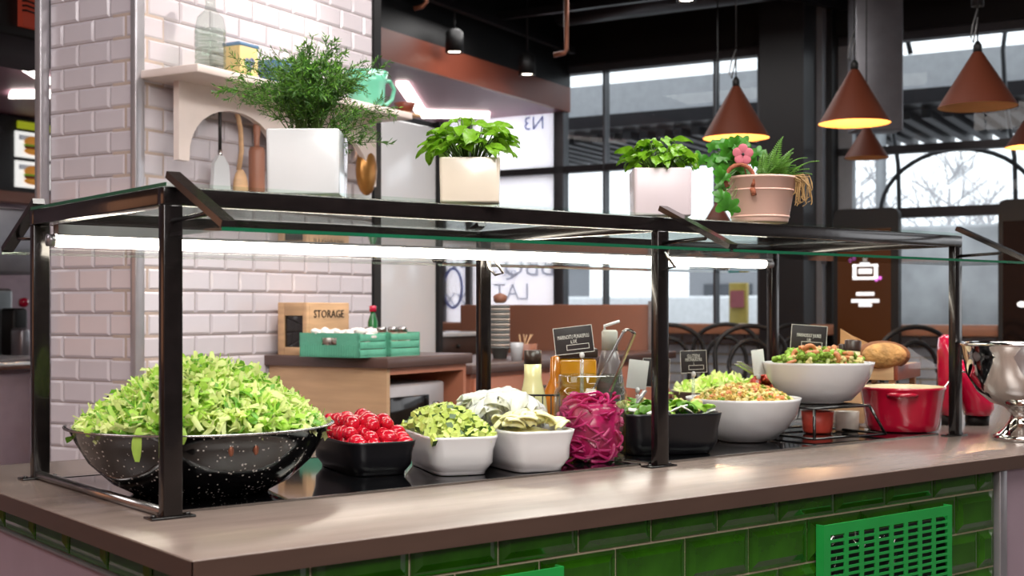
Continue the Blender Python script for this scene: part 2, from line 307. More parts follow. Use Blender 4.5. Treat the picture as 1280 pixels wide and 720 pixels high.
# left face looks back along -U: local x runs along -V
wl = face('wall_left', uv(U0, 3.735), BANG - PI/2, .435, .74, 2.42, 1.333, 3.735-3.589)
wc = face('wall_center', uv(U0, V0), BANG, 1.34, .74, 2.66, 1.333, 3.453-U0+.077)
tr = MB(); tr.cbox(-.012, .03, -.014, .012, 0, 3.9, .003); struct('trim_1', tr, 'steelpaint', loc=uv(U0-.012, V0+.0), rz=BANG)
tr = MB(); tr.cbox(-.03, .012, -.012, .02, 0, 3.9, .004); struct('trim_2', tr, 'steelpaint', loc=uv(U0-.012, 3.745), rz=BANG)
tr = MB(); tr.box(0, .05, -.01, .12, 0, 3.9); struct('trim_3', tr, 'black', loc=uv(U0+1.34, V0), rz=BANG)
# --- lowered kitchen ceiling with its fascia
s = MB(); s.box(3.4, 9.5, 4.97, 9.3, 2.90, 3.0); so = struct('ceiling_soffit', s, 'mauvec', loc=O.xy.to_3d(), rz=BANG)
s = MB(); s.box(3.4, 9.5, 4.93, 4.97, 2.895, 3.095); s.build('fascia', 'fascia', so)
s = MB(); s.box(3.4, 9.5, 4.93, 5.1, 3.095, 3.9); s.build('bulkhead', 'black', so)
def lightstrip(pts, lab):
    q = [gz(px, py, 2.895) for px, py in pts]; m = MB()
    vs = [p for p in q] + [p + Vector((0, 0, -.025)) for p in q]
    n = len(q); m.add(vs, [tuple(range(n)), tuple(range(2*n-1, n-1, -1))] + [(i, (i+1) % n, n+(i+1) % n, n+i) for i in range(n)])
    return tag(m.build('ceiling_light', 'panel'), lab, 'light')
lightstrip([(495, 102), (510, 102), (532, 137), (520, 138)], 'slanted white light strip on the mauve ceiling behind the mint jug')
lightstrip([(522, 137), (612, 140), (612, 144), (528, 144)], 'long thin white light strip on the mauve ceiling above the white cabinet')
lightstrip([(20, 79), (43, 78), (66, 100), (58, 103)], 'broad white ceiling light left of the tiled column')
lightstrip([(14, 113), (66, 112), (66, 119), (11, 119)], 'narrow white ceiling light just above the menu boards')
# --- kitchen back wall, then unseen walls added to steer the light
wb = MB(); wb.box(-7, 9.5, 9.3, 9.4, 0, 3.9); wbk = struct('wall_back', wb, 'lav', loc=O.xy.to_3d(), rz=BANG)
wb = MB(); wb.box(-3.4, -3.3, -6, 6, 0, 3.9); struct('reflector_wall', wb, 'terra')  # unseen terracotta reflector, added for copper tones in the posts
wb = MB(); wb.box(-6.1, -6, -6.1, 9.4, 0, 3.9); struct('wall_rear_blocker', wb, 'blocker', loc=O.xy.to_3d(), rz=BANG)  # unseen wall behind the camera, added to shut out sky light
wb = MB(); wb.box(-6, 9.5, -6.1, -6, 0, 3.9); struct('wall_front_blocker', wb, 'blocker', loc=O.xy.to_3d(), rz=BANG)  # unseen wall on the right, added to cut bright reflections
# --- window wall
def frame_bar(parent, v0, v1, z0, z1, u0=9.46, u1=9.56, mk='frame', nm='window_frame'):
    m = MB(); m.box(u0, u1, v0, v1, z0, z1); return m.build(nm, mk, parent)
base = O.xy.to_3d()
lowv = MB(); lowv.box(9.48, 9.62, -6, 9.3, 0, 1.08); lw = struct('wall_right', lowv, 'ggrout', loc=base, rz=BANG)
bproto = None
for r in range(9):
    z = 1.045 - r*.078; k = 0; v = 1.2 + (.13 if r % 2 else 0)
    while v < 4.3:
        if bproto is None:
            bproto = bevtile(.25, .068, .02, .006).build('brick', 'brick', lw, (9.48, v, z), rot=(0, 0, -PI/2))
        else: inst(bproto, 'brick', lw, (9.48 + R(-.003, .003), v, z), (0, 0, -PI/2))
        v += .26
for i, (a, b) in enumerate([(pU(552, 9.5), pU(700, 9.5)), (pU(700, 9.5), pU(955, 9.5)), (pU(1040, 9.5), pU(1420, 9.5))]):
    v0, v1 = min(a, b), max(a, b)
    wn = frame_bar(None, v0, v1, 3.2, 3.26); wn.name = 'window_%d' % (i+1); wn['kind'] = 'structure'; wn.location = base; wn.rotation_euler = (0, 0, BANG)
    frame_bar(wn, v0, v1, 1.10, 1.15); frame_bar(wn, v0, v1, 2.395, 2.45, mk='duct')
    frame_bar(wn, v0-.03, v0+.04, 1.1, 3.26); frame_bar(wn, v1-.05, v1+.04, 1.1, 3.26)
    if i == 2: frame_bar(wn, v0, v1, 1.93, 2.0, mk='duct'); frame_bar(wn, v1-.16, v1-.05, 1.1, 3.2, mk='beamg')
    m = MB(); m.box(9.50, 9.512, v0, v1, 1.15, 3.2); m.build('window_pane', 'frost' if i == 0 else 'winglass', wn)
    if i == 0: frame_bar(wn, pU(587, 9.5)-.03, pU(587, 9.5)+.02, 1.1, 3.2, mk='frame')
    if i == 1:
        for px in (757, 895): v = pU(px, 9.5); frame_bar(wn, v-.008, v+.008, 1.15, 3.2)
w1 = bpy.data.objects['window_1']
for body, size, px, py, mk in [('BBQ', .26, 662, 334, 'vinyl'), ('me •', .12, 632, 340, 'vinyl'), ('LAT', .2, 640, 366, 'vinyl'), ('20 L', .2, 566, 325, 'vinyl'), ('XXI', .16, 568, 375, 'vinyl'), ('N3', .16, 668, 158, 'bluev')]:
    t = text('window_lettering', body, size, mk, w1, (9.49, pU(px, 9.5), zz(py, 11.0)), (PI/2, 0, PI/2), sx=1)   # faces the street, so it reads mirrored from inside
m = MB(); v = pU(567, 9.5); m.tube([(9.49, v+.13*math.cos(a)*.7, zz(360, 11.2)+.17*math.sin(a)) for a in [2*PI*i/24 for i in range(24)]], .012, 6, True); m.build('window_emblem', 'bluev', w1)
# end pillars by the glass
m = MB(); m.box(8.9, 9.6, pU(1010, 9.0), pU(955, 9.0), 0, 3.9); struct('wall_pillar', m, 'darkcol', loc=base, rz=BANG)
m = MB(); m.box(9.2, 9.6, pU(1033, 9.3), pU(1011, 9.3), 0, 3.9); m.lathe([(.02, 0), (.02, .1)], 8, (9.18, pU(1036, 9.3), 1.6)); struct('trim_4', m, 'steelgrey', loc=base, rz=BANG)
m = MB(); m.box(9.3, 9.6, pU(1045, 9.4), pU(1033, 9.4), 0, 3.9); struct('trim_5', m, 'black', loc=base, rz=BANG)
# header above the glass and the ceiling services
m = MB(); m.box(9.4, 9.7, -6, 5.2, 3.26, 3.9); struct('wall_header', m, 'black', loc=base, rz=BANG)
def servicebar(name, label, cat, pts, r, mk, n=10):
    m = MB(); m.tube(pts, r, n); return tag(m.build(name, mk), label, cat)
servicebar('air_duct', 'long dark round air duct along the top of the window wall', 'duct', [uv(8.6, 4.55, 3.55), uv(8.6, 2.7, 3.55), uv(8.6, -1.5, 3.55)], .16, 'duct', 20)
servicebar('air_duct', 'thick dark duct crossing the black ceiling in the middle', 'duct', [uv(6.6, 4.5, 3.72), uv(7.6, 0, 3.72), uv(7.6, -3, 3.72)], .12, 'duct', 20)
for i, (a, b, l) in enumerate([((5.4, 4.75), (9.2, 4.75), 'black steel ceiling beam in front of the terracotta fascia'), ((8.1, 4.8), (8.1, -1), 'black ceiling track running along the windows'), ((6.2, 4.2), (9.3, 2.6), 'thin black ceiling conduit running towards the windows')]):
    m = MB(); m.bar(uv(*a, 3.33 + i*.06), uv(*b, 3.33 + i*.06), .05, .05); tag(m.build('ceiling_beam', 'duct'), l, 'beam')
servicebar('copper_pipe', 'copper pipe hanging down from the black ceiling, elbow at its foot', 'pipe', [at(708, 7.8, 3.9), at(708, 7.8, zz(62, 7.8)), at(706, 7.8, zz(66, 7.8)), at(692, 7.8, zz(69, 7.8))], .015, 'copper')
servicebar('copper_pipe', 'short bent copper pipe high on the ceiling right of the tiled column', 'pipe', [at(533, 7.4, 3.2), at(533, 7.4, zz(3, 7.4)), at(528, 7.4, zz(8, 7.4)), at(517, 7.4, zz(11, 7.4))], .014, 'copper')
def ceilspot(px, py, d, label, r=.06, group=None):
    z = zz(py, d); p = at(px, d, z); t = thing('ceiling_spotlight', label, 'light', p)
    m = MB(); m.lathe([(r*.6, .16), (r, .14), (r*1.05, 0), (r*.9, 0), (r*.9, .02)], 20); m.build('housing', 'black', t)
    m = MB(); m.lathe([(.001, .012), (r*.85, .012), (r*.85, .03), (.001, .03)], 20); m.build('lens', 'spotl', t)
    m = MB(); m.tube([(0, 0, .15), (0, 0, 3.9-z)], .008, 6); m.build('rod', 'black', t)
ceilspot(568, 66, 8.9, 'lit ceiling spotlight nearest the tiled column')
ceilspot(659, 94, 9.6, 'lit ceiling spotlight at the far end of the fascia')
ceilspot(858, 2, 6.8, 'lit spotlight at the top edge of the picture above the grey planter', .05)
ceilspot(1222, 8, 6.5, 'small unlit ceiling fitting above the largest orange lamp', .03)
# galvanised duct by the right windows
m = MB(); m.cbox(-.15, .15, -.1, .1, zz(165, 8.3), 3.9, .008); t = tag(m.build('duct_shaft', 'shaft', None, at(1094, 8.3, 0), TH-PI/2), 'grey square metal shaft coming down from the ceiling behind two orange lamps', 'shaft')
# window ledge
m = MB(); m.cbox(9.0, 9.46, .2, 6.5, 1.09, 1.165, .008); tag(m.build('window_ledge', 'ledge', None, base, BANG), 'terracotta coloured ledge running below the big windows', 'ledge')
m = MB()
for v in (.6, 1.8, 3.0, 4.2, 5.4): m.box(9.1, 9.16, v, v+.05, 0, 1.09)
tag(m.build('ledge_support', 'black', bpy.data.objects['window_ledge']), 'black steel legs')
# ================================================================== OUTSIDE
g = MB(); g.box(9.7, 80, -60, 60, -.1, -.02); t = struct('ground_outside', g, 'snow', loc=base, rz=BANG)
t = thing('entrance_canopy', 'pale grey clad canopy with a corrugated underside outside the big windows', 'canopy', base, BANG)
m = MB(); m.box(12, 12.25, -8, 14, 3.26, 3.58); m.build('canopy_cladding', 'beamg', t)
m = MB(); m.box(11.95, 12.3, -8, 14, 3.13, 3.26); m.build('canopy_beam', 'duct', t)
m = MB(); m.box(12.25, 14.3, -8, 14, 3.12, 3.16)
v = -8
while v < 14: m.box(12.3, 14.35, v, v+.09, 3.04, 3.12); v += .19
m.build('corrugated_sheet', 'corr', t)
for v in (-5, 3.05, 9): m = MB(); m.tube([(12.1, v, 0), (12.1, v, 3.15)], .05, 10); m.build('canopy_post', 'beamg', t)
m = MB()                                                                # cables and bent hoops hanging behind the right window
for px in (1117, 1262): 
    v = pU(px, 10.2); m.tube([(10.2, v+.05*math.sin(i*1.3), 3.6-i*.4) for i in range(8)], .018, 6)
v = pU(1197, 10.2); m.tube([(10.2, v+.58*math.cos(a), zz(262, 9.7)+.47*math.sin(a)) for a in [PI*i/20 for i in range(21)]], .018, 6)
v = pU(1145, 10.2); m.tube([(10.2, v+.12-.02*i, 3.6-.09*i) for i in range(5)], .02, 6)
tag(m.build('light_hoop', 'frame', None, base, BANG), 'thin grey hoop and cables hanging outside the right window', 'cable')
def house(u, v, wd, h, dep, label, rows, cols):
    t = thing('building', label, 'building', base, BANG); m = MB(); m.box(u, u+dep, v, v+wd, -.05, h); m.build('wall', 'bld', t)
    m = MB(); m.box(u-.2, u+dep+.2, v-.2, v+wd+.2, h, h+.3); m.build('roof', 'snow', t)
    pr = None
    for r in range(rows):
        for k in range(cols):
            loc = (u-.03, v+wd*(k+.5)/cols, h*(r+.6)/(rows+.2))
            if pr is None: mm = MB(); mm.box(-.04, .04, -wd/cols*.3, wd/cols*.3, -.5, .5); pr = mm.build('window', 'bwin', t, loc)
            else: inst(pr, 'window', t, loc)
house(38, -14, 15, 2.9, 8, 'low grey building across the street with a row of windows', 1, 5)
house(44, 6, 12, 3.4, 8, 'grey building farther left across the street', 1, 4)
house(36, 22, 16, 3.0, 8, 'far grey building seen between the potted plants', 1, 5)
for nm, U_, v0, v1, h_, lab in (('concrete_wall', 17, -9, pU(1030, 17), 2.35, 'pale mottled concrete wall outside behind the order screens'), ('snow_bank', 20, pU(960, 20), 14, 1.5, 'low bank of ploughed snow across the street')):
    m = MB(); m.cbox(U_, U_+.5, v0, v1, -.02, h_, .05); tag(m.build(nm, 'mottle' if nm[0] == 'c' else 'snow', None, base, BANG), lab, 'wall' if nm[0] == 'c' else 'snow')
def bare_tree(u, v, h, label, seed):
    rnd = random.Random(seed); t = thing('bare_tree', label, 'tree', uv(u, v, -.05)); m = MB(); m.tube([(0, 0, 0), (.05, 0, h*.9)], .12, 6, r2=.03); m.build('trunk', 'tree', t); m = MB()
    for i in range(24):
        z = h*(.25+.7*rnd.random()); a = rnd.random()*2*PI; l = (h-z)*.5+.35
        q = Vector((math.cos(a)*l, math.sin(a)*l, z+l*.7)); m.tube([(0, 0, z), q], .02, 3)
        for k in range(5):
            b = Vector((0, 0, z)).lerp(q, .3+.6*rnd.random()); m.tube([b, b+Vector((rnd.uniform(-.4, .4), rnd.uniform(-.4, .4), .4))], .012, 3)
    tag(m.build('branches', 'tree', t), kind='stuff')
for i, (px, U, h, l) in enumerate([(1075, 24, 3.9, 'bare tree outside, left end of the right window'), (1185, 27, 4.2, 'tall bare tree outside under the hanging hoop'), (1235, 34, 4.4, 'bare tree outside right of the hoop centre'), (1105, 42, 4.8, 'small bare tree behind the left end of the right window')]):
    bare_tree(U, pU(px, U), h, l, i)
t = thing('street_sign', 'tall yellow street sign with red and teal patches outside behind the guard', 'sign', base, BANG)
v = pU(922, 16); m = MB(); m.cbox(16, 16.1, v-.12, v+.12, 0, 1.62, .01); m.build('sign_board', 'ychip', t)
m = MB(); m.box(15.97, 16.0, v-.09, v+.09, 1.3, 1.52); m.build('red_patch', 'redc', t); m = MB(); m.box(15.97, 16.0, v-.02, v+.12, .85, 1.05); m.build('teal_patch', 'teal', t)
t = thing('parked_van', 'dark parked van outside the window behind the yellow sign', 'van', uv(21, pU(945, 21), -.02), BANG)
m = MB(); m.prism([(-.9, .3), (.9, .3), (.95, .9), (.8, 1.35), (-.8, 1.35), (-.95, .9)], -1.6, 1.2, M4=Matrix.Rotation(0, 4, 'Z')); m.build('van_body', 'frame', t)
m = MB(); m.box(-.97, -.9, -1.2, .9, .9, 1.25); m.build('van_window', 'darkg', t)
for y in (-1.1, .8):
    m = MB(); m.tube([(-.95, y, .3), (-.75, y, .3)], .3, 14); m.build('wheel', 'black', t)

# ================================================================== LEFT KITCHEN
t = thing('menu_board', 'black hanging menu board with two burger pictures left of the tiled column', 'sign', base, BANG)
D = pV(20, 9.0); Ua, Ub = pV(-120, 9.0), pV(75, 9.0); zt, zb = zz(140, 10.6), zz(237, 10.6)
m = MB(); m.cbox(Ua, Ub, 9.0, 9.12, zb, zt, .01); m.build('board', 'black', t)
m = MB(); m.box(Ua, Ub, 8.95, 9.12, zb-.09, zb, ); m.build('bottom_trim', 'terra', t)
m = MB(); m.box(pV(21, 9), pV(66, 9), 8.98, 9.0, zz(159, 10.8), zz(150, 10.8)); m.build('lime_strip', 'lime', t)
for (y0, y1) in ((163, 195), (200, 233)):
    dd = 10.8; a, b = pV(18, 9), pV(64, 9); z0, z1 = zz(y1, dd), zz(y0, dd); m = MB(); m.box(a, b, 8.98, 9.0, z0, z1); p = m.build('menu_picture', 'menuw', t)
    cx = pV(42, 8.97); h = z1-z0
    for nm, mk, r, dz, hh in (('bun', 'bun', .1, .62, .05), ('leaf', 'leafp', .11, .48, .015), ('patty', 'patty', .1, .40, .02), ('lower_bun', 'bun', .1, .25, .03)):
        m = MB(); m.ball((0, 0, 0), 1, 12, 6, sc_=(r, .02, hh)); m.build(nm, mk, p, (cx, 8.97, z0+dz*h))
    m = MB(); m.box(a+.03, b-.1, 8.965, 8.98, z1-.07, z1-.03); m.build('caption_bar', 'vinyl', p)
t = thing('hanging_sign_box', 'black hanging box with a red sign at the top left corner', 'sign', base, BANG)
m = MB(); m.cbox(2.4, 4.05, 4.3, 4.9, zz(47, 5.2), 3.0, .01); m.build('box', 'black', t)
m = MB(); m.box(pV(22, 4.3), pV(51, 4.3), 4.27, 4.3, zz(34, 5.2), zz(-12, 5.2)); s1 = m.build('sign_panel', 'redsign', t)
for k in range(4):
    m = MB(); zc = zz(16-k*6, 5.2); cx = pV(34, 4.27); m.tube([(cx-.03, 4.262, zc), (cx-.01, 4.262, zc+.004), (cx+.03, 4.262, zc)], .004, 5); m.build('emblem_line', 'black', s1)
t = thing('kitchen_counter', 'lavender fronted kitchen counter at the far left edge', 'counter', base, BANG)
m = MB(); m.cbox(2.2, 4.0, 4.45, 5.0, .0, 1.02, .006); m.build('front_panel', 'lav', t); m = MB(); m.cbox(2.15, 4.0, 4.4, 5.05, 1.02, 1.06, .006); m.build('steel_top', 'steel', t)
def kitbox(name, label, px0, px1, y0, y1, V, mk, dep=.4):
    d = V/(.5-.866*((px0+px1)/2-640)/F); m = MB(); a, b = pV(px0, V), pV(px1, V); m.cbox(min(a, b), max(a, b), V, V+dep, zz(y1, d), zz(y0, d), .02); tag(m.build(name, mk, None, base, BANG), label, 'appliance')
kitbox('extractor_hood', 'pale grey extractor hood behind the left end of the guard', -60, 45, 258, 342, 6.6, 'alu', .9)
kitbox('steel_oven', 'grey steel oven behind the left end of the guard', -60, 17, 360, 455, 6.2, 'steelk')
kitbox('coffee_machine', 'dark kitchen machine beside the steel oven', 17, 36, 385, 445, 6.1, 'black')
kitbox('grey_canister', 'small pale grey canister standing by the left back post', 27, 39, 410, 452, 5.9, 'alu', .1)
kitbox('red_canister', 'small red canister on the dark kitchen machine', 30, 38, 372, 384, 6.0, 'magred', .06)

# ================================================================== WALL SHELF
t = thing('wall_shelf', 'white wall shelf with an arched apron on the tiled column', 'shelf', uv(U0, V0, 2.05), BANG)
m = MB(); m.cbox(0, 1.25, -.27, -.002, 0, .028, .004); m.build('shelf_board', 'shelf', t)
def arch(x0, x1, leg, zl, zc, n=16):
    pts = [(x0, 0), (x0, -zl), (x0+leg, -zl)]
    for i in range(1, n): a = PI - PI*i/n; pts.append(((x0+x1)/2 + (x1-x0-2*leg)/2*math.cos(a), -zl + (zl-zc)*math.sin(a)**.8))
    return pts + [(x1-leg, -zl), (x1, -zl), (x1, 0)]
m = MB(); m.prism(arch(0.09, .66, .05, .27, .07), -.10, -.075); m.prism(arch(.66, 1.23, .05, .27, .07), -.10, -.075); m.build('arched_apron', 'shelf', t)
for x in (.30, .42, .52, .60, .9):
    m = MB(); m.tube([(x, -.075, -.05), (x, -.055, -.055), (x, -.055, -.08), (x, -.065, -.09)], .004, 6); m.build('hook', 'alu', t)
def shelfitem(name, label, cat, px, V, z=2.078): return thing(name, label, cat, uv(pV(px, V), V, z), BANG)
s_ = shelfitem('glass_bottle', 'large clear ribbed glass bottle at the left end of the wall shelf', 'bottle', 263, 3.17)
m = MB(); m.shell([(.002, .002), (.048, .002), (.052, .01), (.052, .17), (.045, .205), (.02, .23), (.017, .25), (.017, .30), (.021, .305)], n=28); m.build('bottle_glass', 'jarglass', s_)
m = MB()
for k in range(7): m.lathe([(.053, .02+k*.022), (.0545, .025+k*.022), (.053, .03+k*.022)], 28)
m.build('rib', 'jarglass', s_); m = MB(); m.lathe([(.016, .29), (.016, .31), (.022, .313), (.022, .335), (.001, .338)], 16); m.build('stopper', 'steel', s_)
s_ = shelfitem('picture_tin', 'cream tin box with a blue flower picture on the wall shelf', 'tin', 301, 3.2)
m = MB(); m.cbox(-.05, .05, -.04, .04, 0, .14, .006); m.build('tin_body', 'tinc', s_); m = MB(); m.cbox(-.053, .053, -.043, .043, .135, .15, .005); m.build('lid', 'bluebowl', s_)
m = MB()
for dx, dz in ((-.012, .08), (.014, .085), (0, .062)): m.ball((dx, -.042, dz), .014, 10, 6, sc_=(1, .2, 1))
m.build('flower_print', 'bluev', s_); m = MB(); m.ball((.0, -.042, .035), .02, 10, 6, sc_=(1, .15, .5)); m.build('green_print', 'basil', s_)
s_ = shelfitem('blue_bowl', 'blue bowl on the wall shelf behind the feathery plant', 'bowl', 352, 3.17)
m = MB(); m.lathe([(.04, 0), (.05, .01), (.085, .06), (.1, .105), (.096, .105), (.08, .06), (.04, .02), (.001, .015)], 28); m.build('bowl_body', 'bluebowl', s_)
s_ = shelfitem('mint_jug', 'large mint green jug with a round handle at the right end of the shelf', 'jug', 458, 3.14)
m = MB(); m.lathe([(.06, 0), (.068, .01), (.075, .05), (.078, .1), (.09, .15), (.086, .15), (.073, .1), (.06, .02), (.001, .012)], 30); m.build('jug_body', 'minty', s_)
m = MB(); m.tube([(.08, -.02, .125), (.12, -.03, .13), (.145, -.035, .1), (.135, -.03, .055), (.1, -.025, .03), (.073, -.02, .03)], .009, 8); m.build('handle', 'minty', s_)
s_ = shelfitem('wooden_bowl', 'small brown wooden bowl at the shelf end below the jug handle', 'bowl', 506, 3.12)
m = MB(); m.lathe([(.02, 0), (.035, .02), (.045, .045), (.04, .045), (.02, .01), (.001, .01)], 20); m.build('bowl_body', 'dwood', s_)
m = MB(); m.cbox(-.08, .05, -.05, .05, -.0, .012, .003); m.build('board', 'wood', s_)
for o in s_.children:
    if o.name.startswith('bowl_body'): o.location.z = .0125
def hang(name, label, px, top, V=3.225): d = V/(.5-.866*(px-640)/F); return thing(name, label, 'utensil', uv(pV(px, V), V, zz(top, d)), BANG)
h = hang('spatula', 'hanging spatula with a dark handle and a pale blade, leftmost of the hanging utensils', 275, 128)
m = MB(); m.tube([(0, 0, .0), (0, 0, -.17)], .006, 8); m.build('handle', 'ink', h); m = MB(); m.tube([(0, 0, -.17), (0, 0, -.2)], .008, 8); m.build('neck', 'steel', h)
m = MB(); m.prism([(-.012, -.19), (-.035, -.22), (-.045, -.33), (.05, -.33), (.038, -.22), (.012, -.19)], -.008, .008); m.build('blade', 'whitepot', h)
h = hang('wooden_spoon', 'curved pale wooden ladle hanging beside the spatula', 289, 128)
m = MB(); m.tube([(0, 0, 0), (.03, 0, -.03), (.05, 0, -.09), (.055, 0, -.17), (.04, 0, -.24)], .011, 8, flat=.6); m.build('handle', 'wood', h); m = MB(); m.ball((.05, 0, -.31), .04, 14, 8, sc_=(.9, .5, 1.9)); m.build('spoon_bowl', 'wood', h)
h = hang('rolling_pin', 'reddish wooden rolling pin hanging under the shelf left of the feathery plant', 321, 150)
m = MB(); m.lathe([(.001, 0), (.012, -.004), (.014, -.03), (.010, -.09), (.012, -.1), (.001, -.101)][::-1], 14); m.build('handle', 'terra', h)
m = MB(); m.lathe([(.001, -.28), (.028, -.278), (.03, -.26), (.03, -.12), (.026, -.102), (.001, -.10)], 18); m.build('roller', 'terra', h)
h = hang('wooden_pestle', 'thin dark wooden handle hanging behind the feathery plant', 341, 132); m = MB(); m.tube([(0, 0, 0), (0, 0, -.12), (0, 0, -.26)], .011, 8, r2=.016); m.build('stick', 'dwood', h)
h = hang('copper_ladle', 'golden copper scoop hanging under the right end of the shelf', 458, 150)
m = MB(); m.tube([(0, 0, 0), (0, 0, -.12)], .01, 8); m.build('handle', 'wood', h); m = MB(); m.ball((0, 0, -.21), .07, 18, 10, sc_=(.85, .5, 1.5)); m.build('scoop', 'gold', h)

# ================================================================== BACK CABINETS
t = thing('oak_cabinet', 'oak and terracotta cabinet with a brown top against the tiled column', 'cabinet', uv(3.84, 2.74, 0), BANG)
m = MB(); m.box(.0, .02, 0, .55, 0, 1.055); m.build('side_panel', 'cabin', t)
m = MB(); m.box(.52, .54, 0, .55, 0, 1.055); m.build('side_panel', 'cabterra', t)
m = MB(); m.box(.02, .52, .53, .55, 0, 1.055); m.box(.02, .52, 0.002, .53, .745, .765); m.build('back_panel', 'cabterra', t)
m = MB(); m.box(.02, .52, 0, .02, 1.03, 1.055); m.build('top_rail', 'cabterra', t)
m = MB(); m.cbox(-.02, .56, -.02, .56, 1.055, 1.095, .004); m.build('cabinet_top', 'brownw', t)
mw = thing('microwave', 'silver microwave oven with a dark door inside the oak cabinet', 'microwave', uv(3.87, 2.76, .765), BANG)
m = MB(); m.cbox(.0, .40, .01, .4, 0, .225, .01); m.build('housing', 'appl', mw); m = MB(); m.cbox(.01, .27, -.006, .012, .02, .18, .004); m.build('door', 'darkg', mw)
m = MB(); m.tube([(.33, -.004, .06), (.33, .012, .06)], .02, 14); m.tube([(.33, -.004, .13), (.33, .012, .13)], .02, 14); m.build('knob', 'steel', mw)
def crate(label, px, V, L, W, H, z, rz, ribs=True):
    o = thing('mint_crate', label, 'crate', uv(pV(px, V), V, z), BANG+rz); a, b = L/2, W/2
    m = MB(); m.box(-a, a, -b, b, 0, .008); m.build('bottom', 'mint', o)
    for y in (-b, b-.008):
        m = MB(); 
        for k in range(3): m.cbox(-a, a, y, y+.008, .003+k*(H-.004)/3, (k+1)*(H-.004)/3, .001)
        m.build('side_board', 'mint', o)
    for x, sgn in ((-a, 1), (a-.008, -1)):
        m = MB(); m.box(x, x+.008, -b, b, 0, H*.5); m.box(x, x+.008, -b, -.035, H*.5, H*.8); m.box(x, x+.008, .035, b, H*.5, H*.8); m.box(x, x+.008, -b, b, H*.8, H)
        if ribs:
            y = -b+.006
            while y < b-.006: m.box(x-.0015, x+.0095, y, y+.0035, 0, H*.5); y += .011
        m.build('end_board', 'mint', o)
    m = MB(); m.box(-a+.01, a-.01, -b+.01, b-.01, .008, H*.45); m.build('lining', 'dwood', o)
    return o
crate('mint green wooden crate heaped with crumpled white napkins, left of the pair', 429, 2.93, .17, .27, .088, 1.095, .0)
crate('mint green wooden crate with glass shakers, right of the pair', 486, 2.86, .2, .15, .088, 1.095, .02)
m = MB()
for i in range(70):
    m.ball((R(-.07, .07), R(-.12, .12), .05+R(0, .045)), R(.012, .024), 6, 4, sc_=(R(.7, 1.4), R(.7, 1.4), R(.5, 1)))
tag(m.build('crumpled_napkins', 'cotton', None, uv(pV(429, 2.93), 2.93, 1.095), BANG), 'heap of crumpled white napkins in the left mint crate', 'napkins', kind='stuff')
for i, (px, V, l) in enumerate([(462, 2.93, 'glass shaker nearest the storage box'), (477, 2.9, 'glass shaker directly behind the green bottle'), (491, 2.86, 'squat glass shaker right of the green bottle, steel lid'), (503, 2.84, 'steel lidded glass shaker at the right edge of the right mint crate')]):
    o = thing('glass_shaker', l, 'shaker', uv(pV(px, V), V, 1.135), BANG, 'glass shakers in the right mint crate')
    m = MB(); m.lathe([(.016, 0), (.018, .003), (.018, .05), (.001, .05)], 16); m.build('glass_body', 'shaker', o); m = MB(); m.lathe([(.019, .048), (.019, .064), (.015, .067), (.001, .068)], 16); m.build('lid', 'steel', o)
o = thing('hot_sauce_bottle', 'small green sauce bottle with a red cap in the right mint crate', 'bottle', uv(pV(466, 2.99), 2.99, 1.12), BANG)
m = MB(); m.lathe([(.018, 0), (.02, .005), (.02, .1), (.01, .13), (.009, .14), (.001, .14)], 16); m.build('bottle_body', 'sauce', o); m = MB(); m.lathe([(.014, .14), (.014, .162), (.001, .164)], 14); m.build('cap', 'magred', o)
m = MB(); m.lathe([(.0205, .03), (.0205, .075)], 16); m.build('label_band', 'whitepot', o)
o = thing('storage_box', 'wooden box lettered STORAGE with a dark window on the brown cabinet top', 'box', uv(3.99, 3.14, 1.095), BANG)
m = MB(); m.cbox(-.12, .13, -.02, .12, 0, .2, .004); m.build('box_body', 'wood', o)
m = MB(); m.cbox(-.128, -.119, 0, .09, .03, .15, .002); m.build('window', 'darkg', o)
for y0, y1, z0, z1 in ((-.02, 0, 0, .2), (.09, .12, 0, .2), (0, .09, 0, .03), (0, .09, .15, .2)):
    m = MB(); m.cbox(-.135, -.12, y0, y1, z0, z1, .002); m.build('frame_strip', 'wood', o)
text('lettering', 'STORAGE', .043, 'ink', o, (.0, -.0215, .155), UP)
# tall white cabinet
t = thing('white_cabinet', 'tall glossy white cabinet edged in black behind the oak cabinet', 'cabinet', base, BANG)
m = MB(); m.cbox(4.75, 5.93, 3.9, 4.5, 0, 2.26, .01); m.build('door_panel', 'fridge', t); m = MB(); m.box(4.72, 5.96, 3.92, 4.52, 2.255, 2.29); m.box(5.93, 5.965, 3.88, 4.52, 0, 2.29); m.build('edge_trim', 'black', t)
# back serving counter
t = thing('back_counter', 'low terracotta cabinet row with a brown top behind the guard', 'cabinet', base, BANG)
m = MB(); m.box(4.75, 6.9, 2.95, 3.6, 0, .99); m.build('carcass', 'cabterra', t); m = MB(); m.cbox(4.72, 6.95, 2.92, 3.62, .99, 1.03, .004); m.build('worktop', 'brownw', t)
dp = None
for k in range(5):
    if dp is None:
        m = MB(); m.cbox(.005, .42, -.018, 0, .1, .97, .003); dp = m.build('door', 'cabterra', t, (4.76, 2.95, 0)); m = MB(); m.cbox(.05, .2, -.03, -.018, .9, .915, .002); hp = m.build('handle', 'steel', dp)
    else: q = inst(dp, 'door', t, (4.76+k*.425, 2.95, 0)); inst(hp, 'handle', q)
t = thing('coffee_cabinet', 'dark brown box with a white worktop between the white cabinet and the guard post', 'cabinet', uv(pV(568, 4.0), 4.0, 1.0), BANG)
m = MB(); m.cbox(-.2, .35, 0, .3, 0, .115, .004); m.build('box', 'capb', t); m = MB(); m.cbox(-.22, .37, -.02, .32, .115, .14, .004); m.build('worktop', 'whitepot', t); m = MB(); m.ball((.03, -.01, .06), .012, 10, 6); m.build('knob', 'ink', t)
